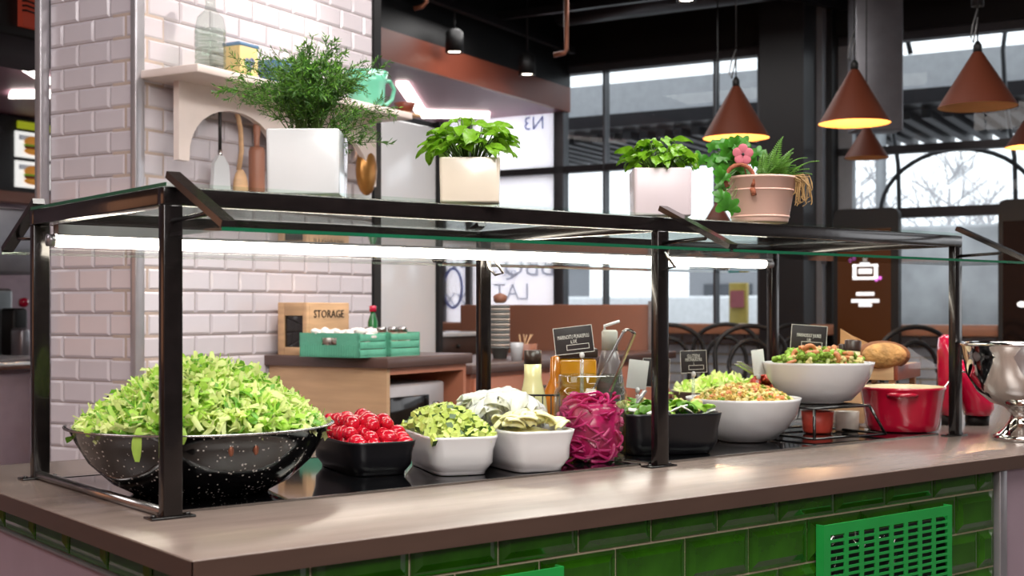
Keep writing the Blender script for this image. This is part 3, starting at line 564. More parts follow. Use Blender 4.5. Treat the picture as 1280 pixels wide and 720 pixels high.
m = MB(); m.cbox(6.02, 6.5, 4.1, 4.4, 0, .995, .004); tag(m.build('dark_base_unit', 'black', None, base, BANG), 'black base unit under the dark brown box', 'cabinet')
t = thing('partition_panel', 'long terracotta partition panel standing in front of the windows', 'partition', base, BANG)
m = MB(); m.cbox(7.0, 7.06, pU(812, 7.0), pU(575, 7.0), 0, 1.30, .006); m.build('panel', 'terra', t); m = MB(); m.box(6.98, 7.08, pU(812, 7)-.02, pU(812, 7), 0, 1.32); m.build('end_post', 'steel', t)
cup = None
o0 = at(625, 6.35, 1.03)
for k in range(17):
    if cup is None:
        m = MB(); m.lathe([(.032, 0), (.045, .05), (.049, .05), (.049, .058), (.042, .05), (.03, .005), (.001, .005)], 18); cup = m.build('stacked_cup', 'cupA', None, o0); c = cup
        m = MB(); m.lathe([(.032, 0), (.045, .05), (.049, .05), (.049, .058), (.042, .05), (.03, .005), (.001, .005)], 18); cup2 = m.build('stacked_cup', 'cupB', None, o0 + Vector((0, 0, .0125)))
    elif k > 1: c = inst(cup if k % 2 == 0 else cup2, 'stacked_cup', None, (o0.x, o0.y, 1.03+k*.0125))
    else: c = cup2
    tag(c, 'bottommost dark cup of the tall cup stack' if k == 0 else ('topmost dark cup of the tall cup stack' if k == 16 else ('pale cup in the tall stack of paper cups' if k % 2 else 'dark grey cup within the tall stack of paper cups')), 'cup', 'pale cups in the tall stack' if k % 2 else ('dark cups in the tall stack' if 0 < k < 16 else None))
b = o0 + Vector((0, 0, .27)); m = MB(); m.lathe([(.02, 0), (.032, .01), (.034, .035), (.02, .045), (.001, .05)], 16); tag(m.build('cup_lid', 'terra', None, b), 'brown knob shaped lid crowning the tall stack of cups', 'lid')
o = thing('utensil_pot', 'wide terracotta pot of wooden sticks on the brown back worktop', 'pot', at(655, 6.2, 1.03))
m = MB(); m.lathe([(.05, 0), (.055, .005), (.065, .075), (.06, .075), (.05, .01), (.001, .01)], 22); m.build('pot_body', 'terra', o); m = MB()
for k in range(6): m.tube([(R(-.03, .03), R(-.03, .03), .02), (R(-.05, .05), R(-.05, .05), .12)], .003, 5)
m.build('sticks', 'wood', o)
m = MB(); m.lathe([(.025, 0), (.03, .06), (.031, .085), (.027, .085), (.022, .01), (.001, .01)], 18); tag(m.build('white_cup', 'whitepot', None, at(646, 6.05, 1.03)), 'small white cup in front of the terracotta utensil pot', 'cup')

# ================================================================== KIOSKS, CHAIRS, LAMPS
def kiosk(px0, px1, y0, label, glyph=True):
    U = 8.9; v1, v0 = pU(px0, U), pU(px1, U); zt = zz(y0, 9.1); t = thing('order_screen', label, 'screen', uv(U, (v0+v1)/2, 0), BANG); w_ = (v1-v0)/2
    m = MB(); pts = []
    for cx, cz, a0 in ((w_-.05, zt-.05, 0), (-w_+.05, zt-.05, 90)):
        for k in range(6): a = math.radians(a0+k*18); pts.append((cx+.05*math.cos(a), cz+.05*math.sin(a)))
    pts += [(-w_, .9), (w_, .9)]; m.prism(pts, -.04, .04, M4=Matrix.Rotation(-PI/2, 4, 'Z')); m.build('housing', 'black', t)
    m = MB(); m.box(-.045, -.04, -w_+.05, w_-.03, 1.02, zt-.14); scn = m.build('screen', 'screen' if glyph else 'darkg', t)
    m = MB(); m.tube([(0, 0, 0), (0, 0, .9)], .04, 12); m.lathe([(.2, 0), (.2, .02), (.04, .03)], 20); m.build('stand', 'black', t)
    if glyph:
        zc = zz(340, 9.1); m = MB(); X = -.052; Rm = Matrix.Rotation(-PI/2, 4, 'Z') @ Matrix.Translation((0, 0, 0))
        for (x0, x1, z0, z1) in ((-.085, -.06, -.045, .04), (.06, .085, -.045, .04), (-.085, .085, -.06, -.04), (-.085, .085, .03, .045), (-.045, .045, -.02, .015), (-.03, .035, .045, .06), (-.012, .015, .06, .085)):
            m.box(X-.003, X+.004, x0, x1, zc+z0, zc+z1)
        m.build('logo_glyph', 'wglyph', scn)
        m = MB()
        for (x, z) in ((.1, .075), (.075, .085), (-.1, -.05), (-.075, -.06)): m.ball((X, x, zc+z), .013, 8, 5, sc_=(.3, 1, 1))
        m.build('logo_flower', 'pglyph', scn); m = MB()
        for (hw, zy) in ((.062, 368), (.095, 376.5), (.045, 381.5)): m.cbox(X-.003, X+.004, -hw, hw, zz(zy, 9.1)-.012, zz(zy, 9.1)+.012, .003)
        m.build('caption_line', 'wglyph', scn)
    return t
kiosk(1044, 1125, 264, 'black order screen showing a white logo by the right window')
k2 = kiosk(1249, 1320, 260, 'dark order screen cut off by the right edge of the picture', False)
m = MB(); m.ball((-.05, pU(1279, 8.9)-(pU(1249, 8.9)+pU(1320, 8.9))/2, zz(381, 9)), .02, 10, 6, sc_=(.3, 1.6, 1)); m.build('logo_glyph', 'wglyph', k2)
def make_chair(px, d, ang, label):
    t = thing('bentwood_stool', label, 'chair', at(px, d, 0), ang, 'dark bentwood bar chairs by the window ledge')
    m = MB(); m.lathe([(.001, .74), (.2, .74), (.21, .75), (.21, .765), (.2, .775), (.001, .77)], 28); m.build('seat', 'dwood', t)
    for sx, sy in ((-1, -1), (1, -1), (-1, 1), (1, 1)): m = MB(); m.tube([(sx*.13, sy*.13, .74), (sx*.17, sy*.17, .4), (sx*.2, sy*.2, 0)], .016, 8); m.build('leg', 'black', t)
    m = MB(); m.tube([(.185*math.cos(a), .185*math.sin(a), .3) for a in [2*PI*i/24 for i in range(24)]], .01, 6, True); m.build('foot_ring', 'black', t)
    for (w_, zt, nm) in ((.215, 1.175, 'back_hoop'), (.13, 1.09, 'inner_hoop')):
        pts = [(-w_*.85, .17, .74), (-w_, .19, .92)] + [(w_*math.cos(a), .21, zt-.16+.16*math.sin(a)) for a in [PI-PI*i/14 for i in range(15)]] + [(w_, .19, .92), (w_*.85, .17, .74)]
        m = MB(); m.tube(pts, .014, 8); m.build(nm, 'black', t)
    return t
for px, d, a, l in [(838, 7.9, -.75, 'dark bentwood bar chair behind the middle guard post'), (952, 7.4, -.55, 'dark bentwood bar chair seen left of the right back guard post'), (905, 8.3, -.9, 'dark bentwood bar chair farther back between two others'), (1168, 6.9, -.5, 'dark bentwood bar chair behind the bread loaf'), (786, 8.9, -.8, 'dark bentwood bar chair behind the metal tongs'), (1015, 8.3, -.4, 'dark bentwood bar chair behind the right back post')]:
    make_chair(px, d, a, l)
def lamp(px, d, ytop, ybot, wpx, label, hookl=True, power=6):
    r = wpx/2/F*d; zb, zt = zz(ybot-wpx*.06, d), zz(ytop, d); h = zt-zb; t = thing('pendant_lamp', label, 'lamp', at(px, d, zb))
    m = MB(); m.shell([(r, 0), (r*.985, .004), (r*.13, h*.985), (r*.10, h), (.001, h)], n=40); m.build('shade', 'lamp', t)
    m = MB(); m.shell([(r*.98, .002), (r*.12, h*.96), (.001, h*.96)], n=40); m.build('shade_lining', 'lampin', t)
    m = MB(); m.ball((0, 0, h*.38), r*.2, 14, 8); m.build('bulb', 'bulb' if power else 'bulboff', t)
    m = MB(); m.lathe([(.02, h), (.02, h+.03), (.008, h+.05)], 12); m.tube([(0, 0, h+.04), (0, 0, 3.9-zb)], .004, 6); m.build('cord', 'cord', t)
    if hookl: m = MB(); m.tube([(0, 0, h+.2), (-.04, 0, h+.12), (-.055, 0, h+.06), (-.035, 0, h+.04), (-.01, 0, h+.12), (0, 0, h+.16)], .004, 6); m.build('cord_loop', 'sil', t)
    if not power: return
    l = bpy.data.lights.new('lamp_light', 'POINT'); l.energy = power; l.color = (1, .62, .3); l.shadow_soft_size = .03; lo = bpy.data.objects.new('lamp_light', l); C.objects.link(lo); lo.parent = t; lo.location = (0, 0, h*.12)
lamp(920, 7.0, 108, 178, 84, 'orange cone pendant lamp above the ivy and fern planter')
lamp(1068, 6.6, 87, 160, 89, 'orange cone pendant lamp right of the black pillar, yellow lit inside')
lamp(1222, 6.0, 65, 140, 97, 'largest and highest orange cone pendant lamp near the right edge', power=0)
lamp(1083, 7.6, 158, 201, 55, 'small orange cone standing for a lamp mirrored in the window, below a bigger one', False, 0)  # window reflection of a lamp, modelled as a solid cone
lamp(1291, 7.2, 140, 188, 66, 'orange cone pendant lamp cut off by the right edge of the picture')
lamp(897, 8.6, 252, 290, 46, 'lowest small orange cone lamp half hidden behind the pink planter', False, 0)
# ================================================================== COUNTER
ct = thing('serving_counter', 'long serving counter with glossy green tiles beneath its brown top', 'counter', (0, 0, 0))
m = MB(); m.box(-.08, 3.6, -.332, .90, 0, T-.033); m.build('counter_body', 'ggrout', ct)
gp = {}
def frametile(wd, ht, cut):
    mb = MB(); a, b = wd/2, ht/2; L_ = []
    for ins, y in ((0, 0), (0, -.0035), (.007, -.0045), (.019, -.0095)):
        t_ = b if cut else b-ins; L_ += [(-a+ins, y, -b+ins), (a-ins, y, -b+ins), (a-ins, y, t_), (-a+ins, y, t_)]
    fs = [(3, 2, 1, 0), (12, 13, 14, 15)]
    for k in range(3):
        for i in range(4):
            if cut and k and i == 2: continue
            j_ = (i+1) % 4; fs.append((k*4+i, k*4+j_, (k+1)*4+j_, (k+1)*4+i))
    if cut: fs.append((6, 7, 11, 15, 14, 10))
    return mb.add(L_, fs)
def gtile(x0, x1, zc, h, y=-.332, par=ct, rz=0, k=None):
    key = (round(x1-x0, 3), round(h, 3))
    if rz: loc = (y, x0+(x1-x0)/2, zc)
    else: loc = ((x0+x1)/2, y, zc)
    if key not in gp: gp[key] = frametile(x1-x0-.0045, h-.0045, h < .06).build('tile', 'gtile', par, loc, rot=(0, 0, rz))
    else: inst(gp[key], 'tile', par, loc, (0, 0, rz))
PW = .1765; XR = 1.92
for r, (z1, z0) in enumerate([(.887, .842), (.842, .752), (.752, .662), (.662, .572)]):
    x = -.0915 if r % 2 == 0 else -.0915-PW/2
    while x < XR:
        a, b = max(x, -.085), min(x+PW, XR)
        if b-a > .03: gtile(a, b, (z0+z1)/2, z1-z0)
        x += PW
y = -.33
while y < .85: gtile(y, y+PW, .8645, .045, y=-.081, rz=-PI/2); y += PW
m = MB(); m.box(-.086, -.079, -.34, .9, 0, .84); m.build('side_panel', 'mauve', ct)
m = MB(); m.box(-.092, -.079, -.34, .9, .838, .842); m.box(-.092, -.084, -.345, -.333, .0, .84); m.build('side_trim', 'alu', ct)
m = MB(); m.cbox(XR, XR+.03, -.352, -.33, 0, T-.033, .002); m.build('end_strip', 'alu', ct)
m = MB(); m.box(XR+.03, 3.6, -.345, -.33, 0, T-.033); m.build('end_panel', 'mauve', ct)
wt = thing('worktop', 'thick brown laminate worktop of the serving counter', 'worktop', (0, 0, 0))
m = MB(); m.cbox(-.112, 3.65, -.356, .95, T-.032, T, .0015); m.build('slab', 'top', wt)
m = MB(); m.box(-.1135, 3.65, -.3575, -.356, T-.0315, T-.0015); m.box(-.1135, -.112, -.3575, .95, T-.0315, T-.0015); m.build('edge_band', 'edge', wt)
for nm, (a, b) in (('left', (.035, 1.135)), ('right', (1.178, 2.278))):
    t = thing('cooling_plate', 'black glass cooling plate under the lettuce bowl and trays' if nm == 'left' else 'black glass cooling plate under the wire rack and round bowls', 'plate', (0, 0, T))
    m = MB(); m.box(a, b, .062, .62, .0003, .003); m.build('glass_plate', 'inset', t)
    m = MB()
    for q in ((a-.006, b+.006, .054, .062), (a-.006, b+.006, .62, .628), (a-.006, a, .054, .628), (b, b+.006, .054, .628)): m.box(*q, .0003, .0042)
    m.build('steel_rim', 'steel', t)
# ================================================================== SNEEZE GUARD
sg = thing('sneeze_guard', 'black steel and glass food guard with a lit tube standing on the counter', 'food guard', (0, 0, T))
H = .55; W = .645; XS = (0, 1.141, 2.282)
for X in XS:
    for y in (0, W):
        m = MB(); m.cbox(X, X+.034, y, y+.022, .003, H-.03, .002); p = m.build('post', 'post', sg)
        m = MB(); m.cbox(X-.022, X+.056, y-.004, y+.032, .0, .004, .001)
        for q in (-.013, .047): m.lathe([(.005, .004), (.005, .007), (.001, .008)], 10, (X+q, y+.012, 0))
        m.build('foot_plate', 'post', p)
XE = 2.316
for y in (0, W): m = MB(); m.cbox(0, XE, y, y+.024, H-.03, H, .002); m.build('long_rail', 'post', sg)
for X in XS: m = MB(); m.cbox(X, X+.034, .024, W, H-.03, H, .002); m.build('cross_rail', 'post', sg)
m = MB(); m.tube([(.012, .03, .009), (.012, W-.005, .009)], .0095, 12, flat=.9); m.build('base_bar', 'steel', sg)
m = MB(); m.box(.004, XE-.004, -.002, W+.026, H+.001, H+.007); m.build('top_glass', 'glass', sg)
m = MB(); m.box(.0025, .004, -.002, W+.026, H+.001, H+.007); m.build('glass_edge', 'gedge', sg)
for sgn, y0 in ((-1, 0), (1, W+.022)):
    zt, zb, dy = H+.012, .472, .2
    A = Vector((0, y0, zt)); B_ = Vector((0, y0+sgn*dy, zb)); nrm = Vector((0, sgn*(zt-zb), dy)).normalized()
    for X in XS:
        m = MB(); a = A + nrm*.006 + Vector((X+.017, 0, 0)); b = B_ + nrm*.006 + Vector((X+.017, 0, 0)); m.bar(a - (b-a).normalized()*.006, b, .024, .012); br = m.build('bracket_arm', 'post', sg)
        m = MB(); m.tube([(X+.017, y0, zb+.022), (X+.017, y0+sgn*dy*.62, zb+.026), (X+.017, y0+sgn*dy*.66, zb+.035)], .0042, 8); m.build('stay_rod', 'post', br)
    A = Vector((0, y0+sgn*.003, .473)); B_ = Vector((0, y0+sgn*dy, .473)); nrm = Vector((0, 0, 1)); lo = A - nrm*.006; hi = A; lo2 = B_ - nrm*.006; hi2 = B_
    for X0, X1 in ((.006, 1.15), (1.16, XE-.006)):
        m = MB(); m.add([Vector((x, 0, 0))+p for x in (X0, X1) for p in (lo, hi, hi2, lo2)], [(0,1,2,3), (4,7,6,5), (0,4,5,1), (1,5,6,2), (2,6,7,3), (3,7,4,0)]); gl = m.build('side_glass', 'sglass', sg)
        e = (B_-A).normalized()*.0015; m = MB(); m.add([Vector((x, 0, 0))+p for x in (X0, X1) for p in (lo2, hi2, hi2+e, lo2+e)], [(0,1,2,3), (4,7,6,5), (0,4,5,1), (1,5,6,2), (2,6,7,3), (3,7,4,0)]); m.build('glass_edge', 'gedge', gl)
m = MB(); m.tube([(.03, .60, .487), (2.19, .60, .487)], .0135, 14); m.build('light_tube', 'led', sg)
m = MB(); m.box(.03, 2.215, .585, .615, .497, .519); m.tube([(2.19, .60, .487), (2.225, .60, .487)], .0125, 14); m.tube([(.012, .60, .487), (.03, .60, .487)], .0125, 14); m.build('light_housing', 'alu', sg)
for X, y in ((1.158, W-.004), (1.158, .03)):
    m = MB(); m.tube([(X, y, .50), (X+.006, y-.03, .47), (X+.01, y-.055, .44), (X+.012, y-.02, .437), (X+.004, y-.003, .455), (X-.004, y, .49)], .0038, 8, True); m.build('wire_loop', 'steel', sg)

GX0, GX1 = 1.25, 1.703
# green perforated trays
def grill(x0, x1, z1, z0, label, cols):
    t = thing('perforated_tray', label, 'tray', (x0, -.344, z1)); L = x1-x0; Hh = z1-z0; y = -.020; m = MB()
    fw = .022
    m.box(0, L, y, y+.003, -fw, 0); m.box(0, L, y, y+.003, -Hh, -Hh+.012); m.box(0, fw, y, y+.003, -Hh+.012, -fw); m.box(L-fw*.8, L, y, y+.003, -Hh+.012, -fw)
    pw = (L-fw*1.8)/cols
    for k in range(1, cols): m.box(fw+k*pw-.007, fw+k*pw+.007, y, y+.003, -Hh+.012, -fw)
    z = -fw-.013
    while z > -Hh+.02: m.box(fw, L-fw*.8, y+.0002, y+.0028, z-.0028, z+.0028); z -= .0145
    m.build('perforated_front', 'grill', t)
    for x in (0, L-.003): m = MB(); m.box(x, x+.003, y+.003, 0, -Hh, 0); m.build('side_plate', 'grill', t)
    m = MB(); m.box(.003, L-.003, y+.003, 0, -Hh, -Hh+.003); m.build('bottom_plate', 'grill', t); m = MB(); m.box(.003, L-.003, -.004, 0, -Hh, -.03); m.build('back_plate', 'black', t); return t
grill(GX0, GX1, .829, .56, 'green metal tray with slotted front hung on the green tiles, right', 8)
grill(.11, .556, .832, .56, 'green metal tray hung on the tiles at lower middle, only its corner showing', 8)
m = MB()
for i in range(26):
    a = Vector((GX0+.04+R(0, .22), -.3535+R(-.002, .002), .60+R(0, .2))); m.tube([a, a+Vector((R(-.02, .02), 0, R(-.02, .02))), a+Vector((R(-.03, .03), 0, R(-.01, .03)))], .0022, 5)
m.box(GX0+.04, GX0+.26, -.358, -.352, .566, .66)
tag(m.build('tray_filling', 'steel'), 'crumpled silvery filling behind the slots of the right green tray', 'filling', kind='stuff')

# ================================================================== BOWLS AND TRAYS
def tray(name, label, mk, A, B_, z, L, taper=.78, wall=.005, cat='bowl'):
    A, B_ = Vector(A[:2]+(0,)) if isinstance(A, tuple) else A.xy.to_3d(), Vector(B_[:2]+(0,)) if isinstance(B_, tuple) else B_.xy.to_3d()
    wd = (B_-A).length; ang = math.atan2((B_-A).y, (B_-A).x); c_ = (A+B_)/2 + Vector((-math.sin(ang), math.cos(ang), 0))*L/2
    h = z-T-.0045; t = thing(name, label, cat, (c_.x, c_.y, T+.0045), ang); a, l = wd/2, L/2
    m = MB(); n = 64; prof = [(taper-.06, .0), (taper-.03, .0), (taper-.03, .005), (taper, .008), (taper+.12*(1-taper)/.22, h*.3), (taper+.6*(1-taper), h*.62), (.985, h*.93), (1, h), (.955, h), (.94, h*.93), (taper+.3*(1-taper), h*.4), (taper-.05, .014), (.001, .012)]
    vs = []
    for s_, zz_ in prof:
        for i in range(n):
            q = 2*PI*i/n; x, y = math.cos(q), math.sin(q); k = (abs(x)**6+abs(y)**6)**(-1/6); ox = a*s_ if s_ > .01 else 0; oy = (l-(a*(1-s_))) if s_ > .01 else 0
            vs.append((x*k*ox, y*k*oy, zz_))
    m.add(vs, [(j*n+i, j*n+(i+1) % n, (j+1)*n+(i+1) % n, (j+1)*n+i) for j in range(len(prof)-1) for i in range(n)], 0, True)
    m.build('bowl_body', mk, t); return t, a, l, h, ang
tt = tray('serving_tray', 'black square serving bowl full of cherry tomatoes beside the speckled bowl', 'blackbowl', gz(438, 555, .995), gz(438, 555, .995) + Vector((.158*math.cos(-.2), .158*math.sin(-.2), 0)), .995, .29)
tw1 = tray('serving_tray', 'white square serving bowl holding the diced cucumber', 'white', gz(538, 548, 1.005), gz(630, 545, 1.005), 1.005, .30, .74)
tw2 = tray('serving_tray', 'white square serving bowl in front of the pickled onion jar, with white onion', 'white', gz(642, 541, 1.012), gz(728, 537, 1.012), 1.012, .32, .74)
tb = tray('serving_tray', 'deep black square bowl of green salad right of the middle guard post', 'blackbowl', at(787, 3.01), at(910, 3.08), 1.022, .19, .84)
rims = [('tray_liner', tt), ]
def round_bowl(name, label, mk, c_, r, h, z0=.0045, sy=1, rz=0, foot=.42, mk_in=None):
    t = thing(name, label, 'bowl', (c_.x, c_.y, T+z0 if z0 < .5 else z0), rz)
    pr = [(r*foot, 0), (r*foot, .003), (r*(foot+.14), h*.06), (r*.76, h*.3), (r*.92, h*.62), (r*.99, h*.94), (r, h), (r*.965, h), (r*.95, h*.93), (r*.86, h*.58), (r*.7, h*.3), (r*.45, h*.12), (.001, h*.1)]
    m = MB(); m.lathe(pr, 56, sy=sy); m.build('bowl_body', mk, t); return t
LC = at(252, 2.46); LR = .24
bl = thing('enamel_bowl', 'wide black speckled enamel bowl heaped with shredded lettuce', 'bowl', (LC.x, LC.y, T+.0045))
m = MB(); m.lathe([(.125, 0), (.13, .004), (.165, .022), (.205, .06), (.228, .098), (.24, .122), (.247, .124), (.247, .128), (.236, .127), (.222, .1), (.2, .064), (.16, .028), (.12, .012), (.001, .01)], 72); m.build('bowl_body', 'speck', bl)
m = MB(); m.tube([(.2475*math.cos(2*PI*i/72), .2475*math.sin(2*PI*i/72), .126) for i in range(72)], .0022, 6, True); m.build('rim_band', 'steel', bl)
for q in (-108, -72-13):
    d = Vector((math.cos(math.radians(q)), math.sin(math.radians(q)), 0)); 
q0 = math.atan2(O.y-LC.y, O.x-LC.x)+.22
for qq in (.0, .2):
    m = MB(); d = Vector((math.cos(q0+qq), math.sin(q0+qq), 0)); m.ball(d*.2275+Vector((0, 0, .097)), .0085, 12, 8, sc_=(.6, .6, 1.2)); m.build('rivet', 'copper', bl)
# shredded lettuce
def shreds(center, n, rx, zf, lmin, lmax, wmin, wmax, rnd, cols=(0, 0, 1, 2), curl=1.0):
    m = MB()
    for i in range(n):
        a = rnd.random()*2*PI; q = math.sqrt(rnd.random())*rx; x, y = q*math.cos(a), q*math.sin(a); z = zf(x, y) + rnd.uniform(-.012, .008)
        L, Wd = rnd.uniform(lmin, lmax), rnd.uniform(wmin, wmax); E = Euler((rnd.uniform(-.9, .9), rnd.uniform(-.9, .9), rnd.random()*6.28)).to_matrix()
        c1, c2, tw = rnd.uniform(-1, 1)*curl, rnd.uniform(-1, 1)*curl, rnd.uniform(-1.2, 1.2); vs = []; N = 6
        for k in range(N):
            u = k/(N-1)-.5; px = L*u; pz = c1*L*(u*u-.08)*1.8 + .1*L*c2*math.sin(u*9); ww = Wd*(1-.5*abs(u)*2*abs(c2)); th = tw*u*2
            for e in (-1, 0, 1):
                p = Vector((px, e*ww/2*math.cos(th), pz + e*ww/2*math.sin(th) + (.25*ww if e == 0 else 0)))
                p = E @ p; vs.append((x+p.x, y+p.y, z+p.z))
        fs = [(k*3+e, k*3+e+1, (k+1)*3+e+1, (k+1)*3+e) for k in range(N-1) for e in (0, 1)]
        m.add(vs, fs, rnd.choice(cols), True)
    return m
rnd = random.Random(3)
cd = (O.xy - LC.xy).normalized()                       # towards the viewer's side
rt = Vector((-cd.y, cd.x))                             # along the bowl, to the right as one stands before it
def lz(x, y):
    s_ = (x*rt.x + y*rt.y)/.23; q = math.sqrt(x*x+y*y)/.235
    hgt = .112*max(0, 1-((s_-.0)**2)*.92 if s_ < 0 else 1-s_*s_*.72) - .0
    return .118 + hgt*max(0, (1-max(0, q)**2.6)) + .004
m = shreds(None, 3000, .225, lz, .02, .058, .005, .016, rnd, (0, 0, 0, 1, 1, 2))
m2 = shreds(None, 900, .205, lz, .02, .05, .006, .014, rnd, (0, 0, 1))
m.add(m2.v, m2.f, 0, True); m.m[-len(m2.f):] = m2.m
core = MB(); core.ball((0, 0, .1), 1, 32, 12, mi=1, sc_=(.19, .19, .09)); m.add(core.v, core.f, 1, True)
for (px, l, dz) in ((190, .058, 0), (233, .028, 0), (114, .02, 0)):
    p = at(px, 2.27); x, y = p.x-LC.x, p.y-LC.y; vec = Vector((x, y)).normalized()*.252; mm = []
    for k in range(6):
        u = k/5; w0 = .0042*(1+math.sin(u*PI)*1.3); ex = vec*(1-.05*(1-math.sin(min(1, u*1.4)*PI/2))-.03*max(0, u-.3)); tn = Vector((-vec.y, vec.x)).normalized()
        for e in (-1, 0, 1): mm.append((ex.x+tn.x*e*w0, ex.y+tn.y*e*w0, .14-u*l + (.0 if e else 0)))
    m.add(mm, [(k*3+e, k*3+e+1, (k+1)*3+e+1, (k+1)*3+e) for k in range(5) for e in (0, 1)], 1 if px != 188 else 2, True)
lo = m.build('shredded_lettuce', ('let0', 'let1', 'let2'), None, (LC.x, LC.y, T+.0045)); tag(lo, 'big mound of shredded pale green lettuce in the speckled bowl', 'lettuce', kind='stuff')
tg = thing('salad_tongs', 'steel tongs whose rounded end sticks out left of the lettuce', 'tongs', gz(138, 500, 1.075))
m = MB(); m.bar((-.0, 0, 0), (.13, -.045, -.035), .018, .004); m.bar((-.0, .012, .006), (.13, -.02, -.035), .018, .004); m.ball((0, .004, 0), .012, 12, 6, sc_=(.8, 1.1, .8)); m.build('tongs_body', 'chrome', tg)

# --- piles of countable pieces
def pile(tr_, zf, n, protos, label, cat, group, nm, spread=.88, tilt=3.2, yr=(-1, 1), rnd=None, zj=.004, s=(.85, 1.15), base_rot=None):
    t, a, l, h, ang = tr_; rnd = rnd or random.Random(1); out = []
    for i in range(n):
        x = rnd.uniform(-a, a)*spread; y = l*rnd.uniform(*yr)*(spread+.02); z = zf(x/a, y/l)*1.0 + rnd.uniform(-zj, zj)
        c_, s_ = math.cos(ang), math.sin(ang); loc = (t.location.x + x*c_-y*s_, t.location.y + x*s_+y*c_, t.location.z + z)
        rot = (rnd.uniform(-tilt, tilt), rnd.uniform(-tilt, tilt), rnd.uniform(-3.2, 3.2)); sc0 = rnd.uniform(*s)
        p = protos[i % len(protos)]
        if i < len(protos): o = p; o.location = loc; o.rotation_euler = rot; o.scale = (sc0,)*3
        else:
            o = inst(p, nm, None, loc, rot, sc0)
            for ch in p.children: d = ch.copy(); C.objects.link(d); d.parent = o
        tag(o, label, cat, group); out.append(o)
    return out
def dome(h, p, xo=0, yo=0, e=2.4): return lambda x, y: h + p*max(0, 1-abs(x-xo)**e)*max(0, 1-abs(y-yo)**e)
# tomatoes laid in layers so that they rest on one another
m = MB(); m.ball((0, 0, 0), .0165, 16, 10, sc_=(1, 1, 1.18)); tp = m.build('cherry_tomato', 'tomato')
t, a, l, h, ang = tt; rnd = random.Random(5); k = 0
for lay, (zc, nx, ny, sp) in enumerate([(h-.012, 4, 8, .0325), (h+.010, 4, 7, .034), (h+.031, 3, 6, .034)]):
    for i in range(nx):
        for j in range(ny):
            x = (i-(nx-1)/2)*sp + rnd.uniform(-.003, .003); y = (j-(ny-1)/2)*sp + rnd.uniform(-.003, .003) + (0 if lay < 2 else .02)
            x = max(-a+.023, min(a-.023, x)); y = max(-l+.026, min(l-.026, y))
            if lay == 2 and (i, j) in ((0, 0), (1, 4)): continue
            loc = (t.location.x + x*math.cos(ang)-y*math.sin(ang), t.location.y + x*math.sin(ang)+y*math.cos(ang), t.location.z+zc+rnd.uniform(-.003, .003) - (.008 if lay == 1 and j == 0 else 0))
            rot = (rnd.uniform(0, 3), rnd.uniform(0, 3), rnd.uniform(0, 3))
            if k == 0: o = tp; o.location = loc; o.rotation_euler = rot
            else: o = inst(tp, 'cherry_tomato', None, loc, rot, rnd.uniform(.85, 1.18))
            tag(o, 'glossy red cherry tomato in the black bowl left of the diced cucumber', 'tomato', 'cherry tomatoes in the black bowl'); k += 1
def dice(seed):
    r_ = random.Random(seed); m = MB(); j = lambda: r_.uniform(-.0012, .0012); v = [(x*.0062+j(), y*.0058+j(), z*.0055+j()) for z in (-1, 1) for y in (-1, 1) for x in (-1, 1)]
    m.add(v, [(0,2,3,1), (0,1,5,4), (2,6,7,3), (0,4,6,2), (1,3,7,5)], 0); m.add(v, [(4,5,7,6)], 1); return m.build('cucumber_dice', ('cuc', 'cucskin'))
t, a, l, h, ang = tw1
mm = MB(); mm.ball((0, 0, h*.6), 1, 24, 10, sc_=(a*.85, l*.88, .045)); u = mm.build('cucumber_heap', 'cuc', None, t.location, ang); tag(u, 'diced cucumber packed under the top pieces in the left white bowl', 'cucumber', kind='stuff')
pile(tw1, lambda x, y: h-.006+.052*(1-abs(x)**2.2)*(1-abs(y-.1)**3*.9)*(1 if y > -.9 else .5), 300, [dice(i) for i in range(5)], 'small diced cucumber cube with dark skin in the left white bowl', 'cucumber', 'diced cucumber in the left white bowl', 'cucumber_dice', rnd=random.Random(2), zj=.006, s=(.9, 1.3))
def petal(seed, L, Wd, cup, mk, nm, th=.0018):
    r_ = random.Random(seed); m = MB(); N, K = 7, 5; top_ = []; bot = []
    for i in range(N):
        u = i/(N-1); ww = Wd*math.sin(PI*(.12+.76*u))**.8
        for j in range(K):
            q = (j/(K-1)-.5)*2; x = (u-.5)*L; y = q*ww/2; z = cup*(1-q*q)*Wd*.5 + cup*.35*L*(1-(2*u-1)**2)
            top_.append((x, y, z+th/2)); bot.append((x, y, z-th/2))
    fs = [(i*K+j, i*K+j+1, (i+1)*K+j+1, (i+1)*K+j) for i in range(N-1) for j in range(K-1)]
    n_ = N*K; ring = [j for j in range(K)] + [i*K+K-1 for i in range(1, N)] + [(N-1)*K+j for j in range(K-2, -1, -1)] + [i*K for i in range(N-2, 0, -1)]
    m.add(top_+bot, fs + [tuple(x+n_ for x in f_[::-1]) for f_ in fs] + [(ring[k], ring[(k+1) % len(ring)], ring[(k+1) % len(ring)]+n_, ring[k]+n_) for k in range(len(ring))], 0, True)
    return m.build(nm, mk)
t, a, l, h, ang = tw2
mm = MB(); mm.ball((0, a*.0+l*.2, h*.62), 1, 24, 10, sc_=(a*.82, l*.66, .042)); tag(mm.build('onion_heap', 'onion', None, t.location, ang), 'white onion packed below the top petals in the right white bowl', 'onion', kind='stuff')
mm = MB(); mm.ball((0, -l*.42, h*.66), 1, 24, 10, sc_=(a*.84, l*.46, .032)); tag(mm.build('pale_heap', 'pale', None, t.location, ang), 'pale yellow pieces packed under the slices at the front of the right bowl', 'slices', kind='stuff')
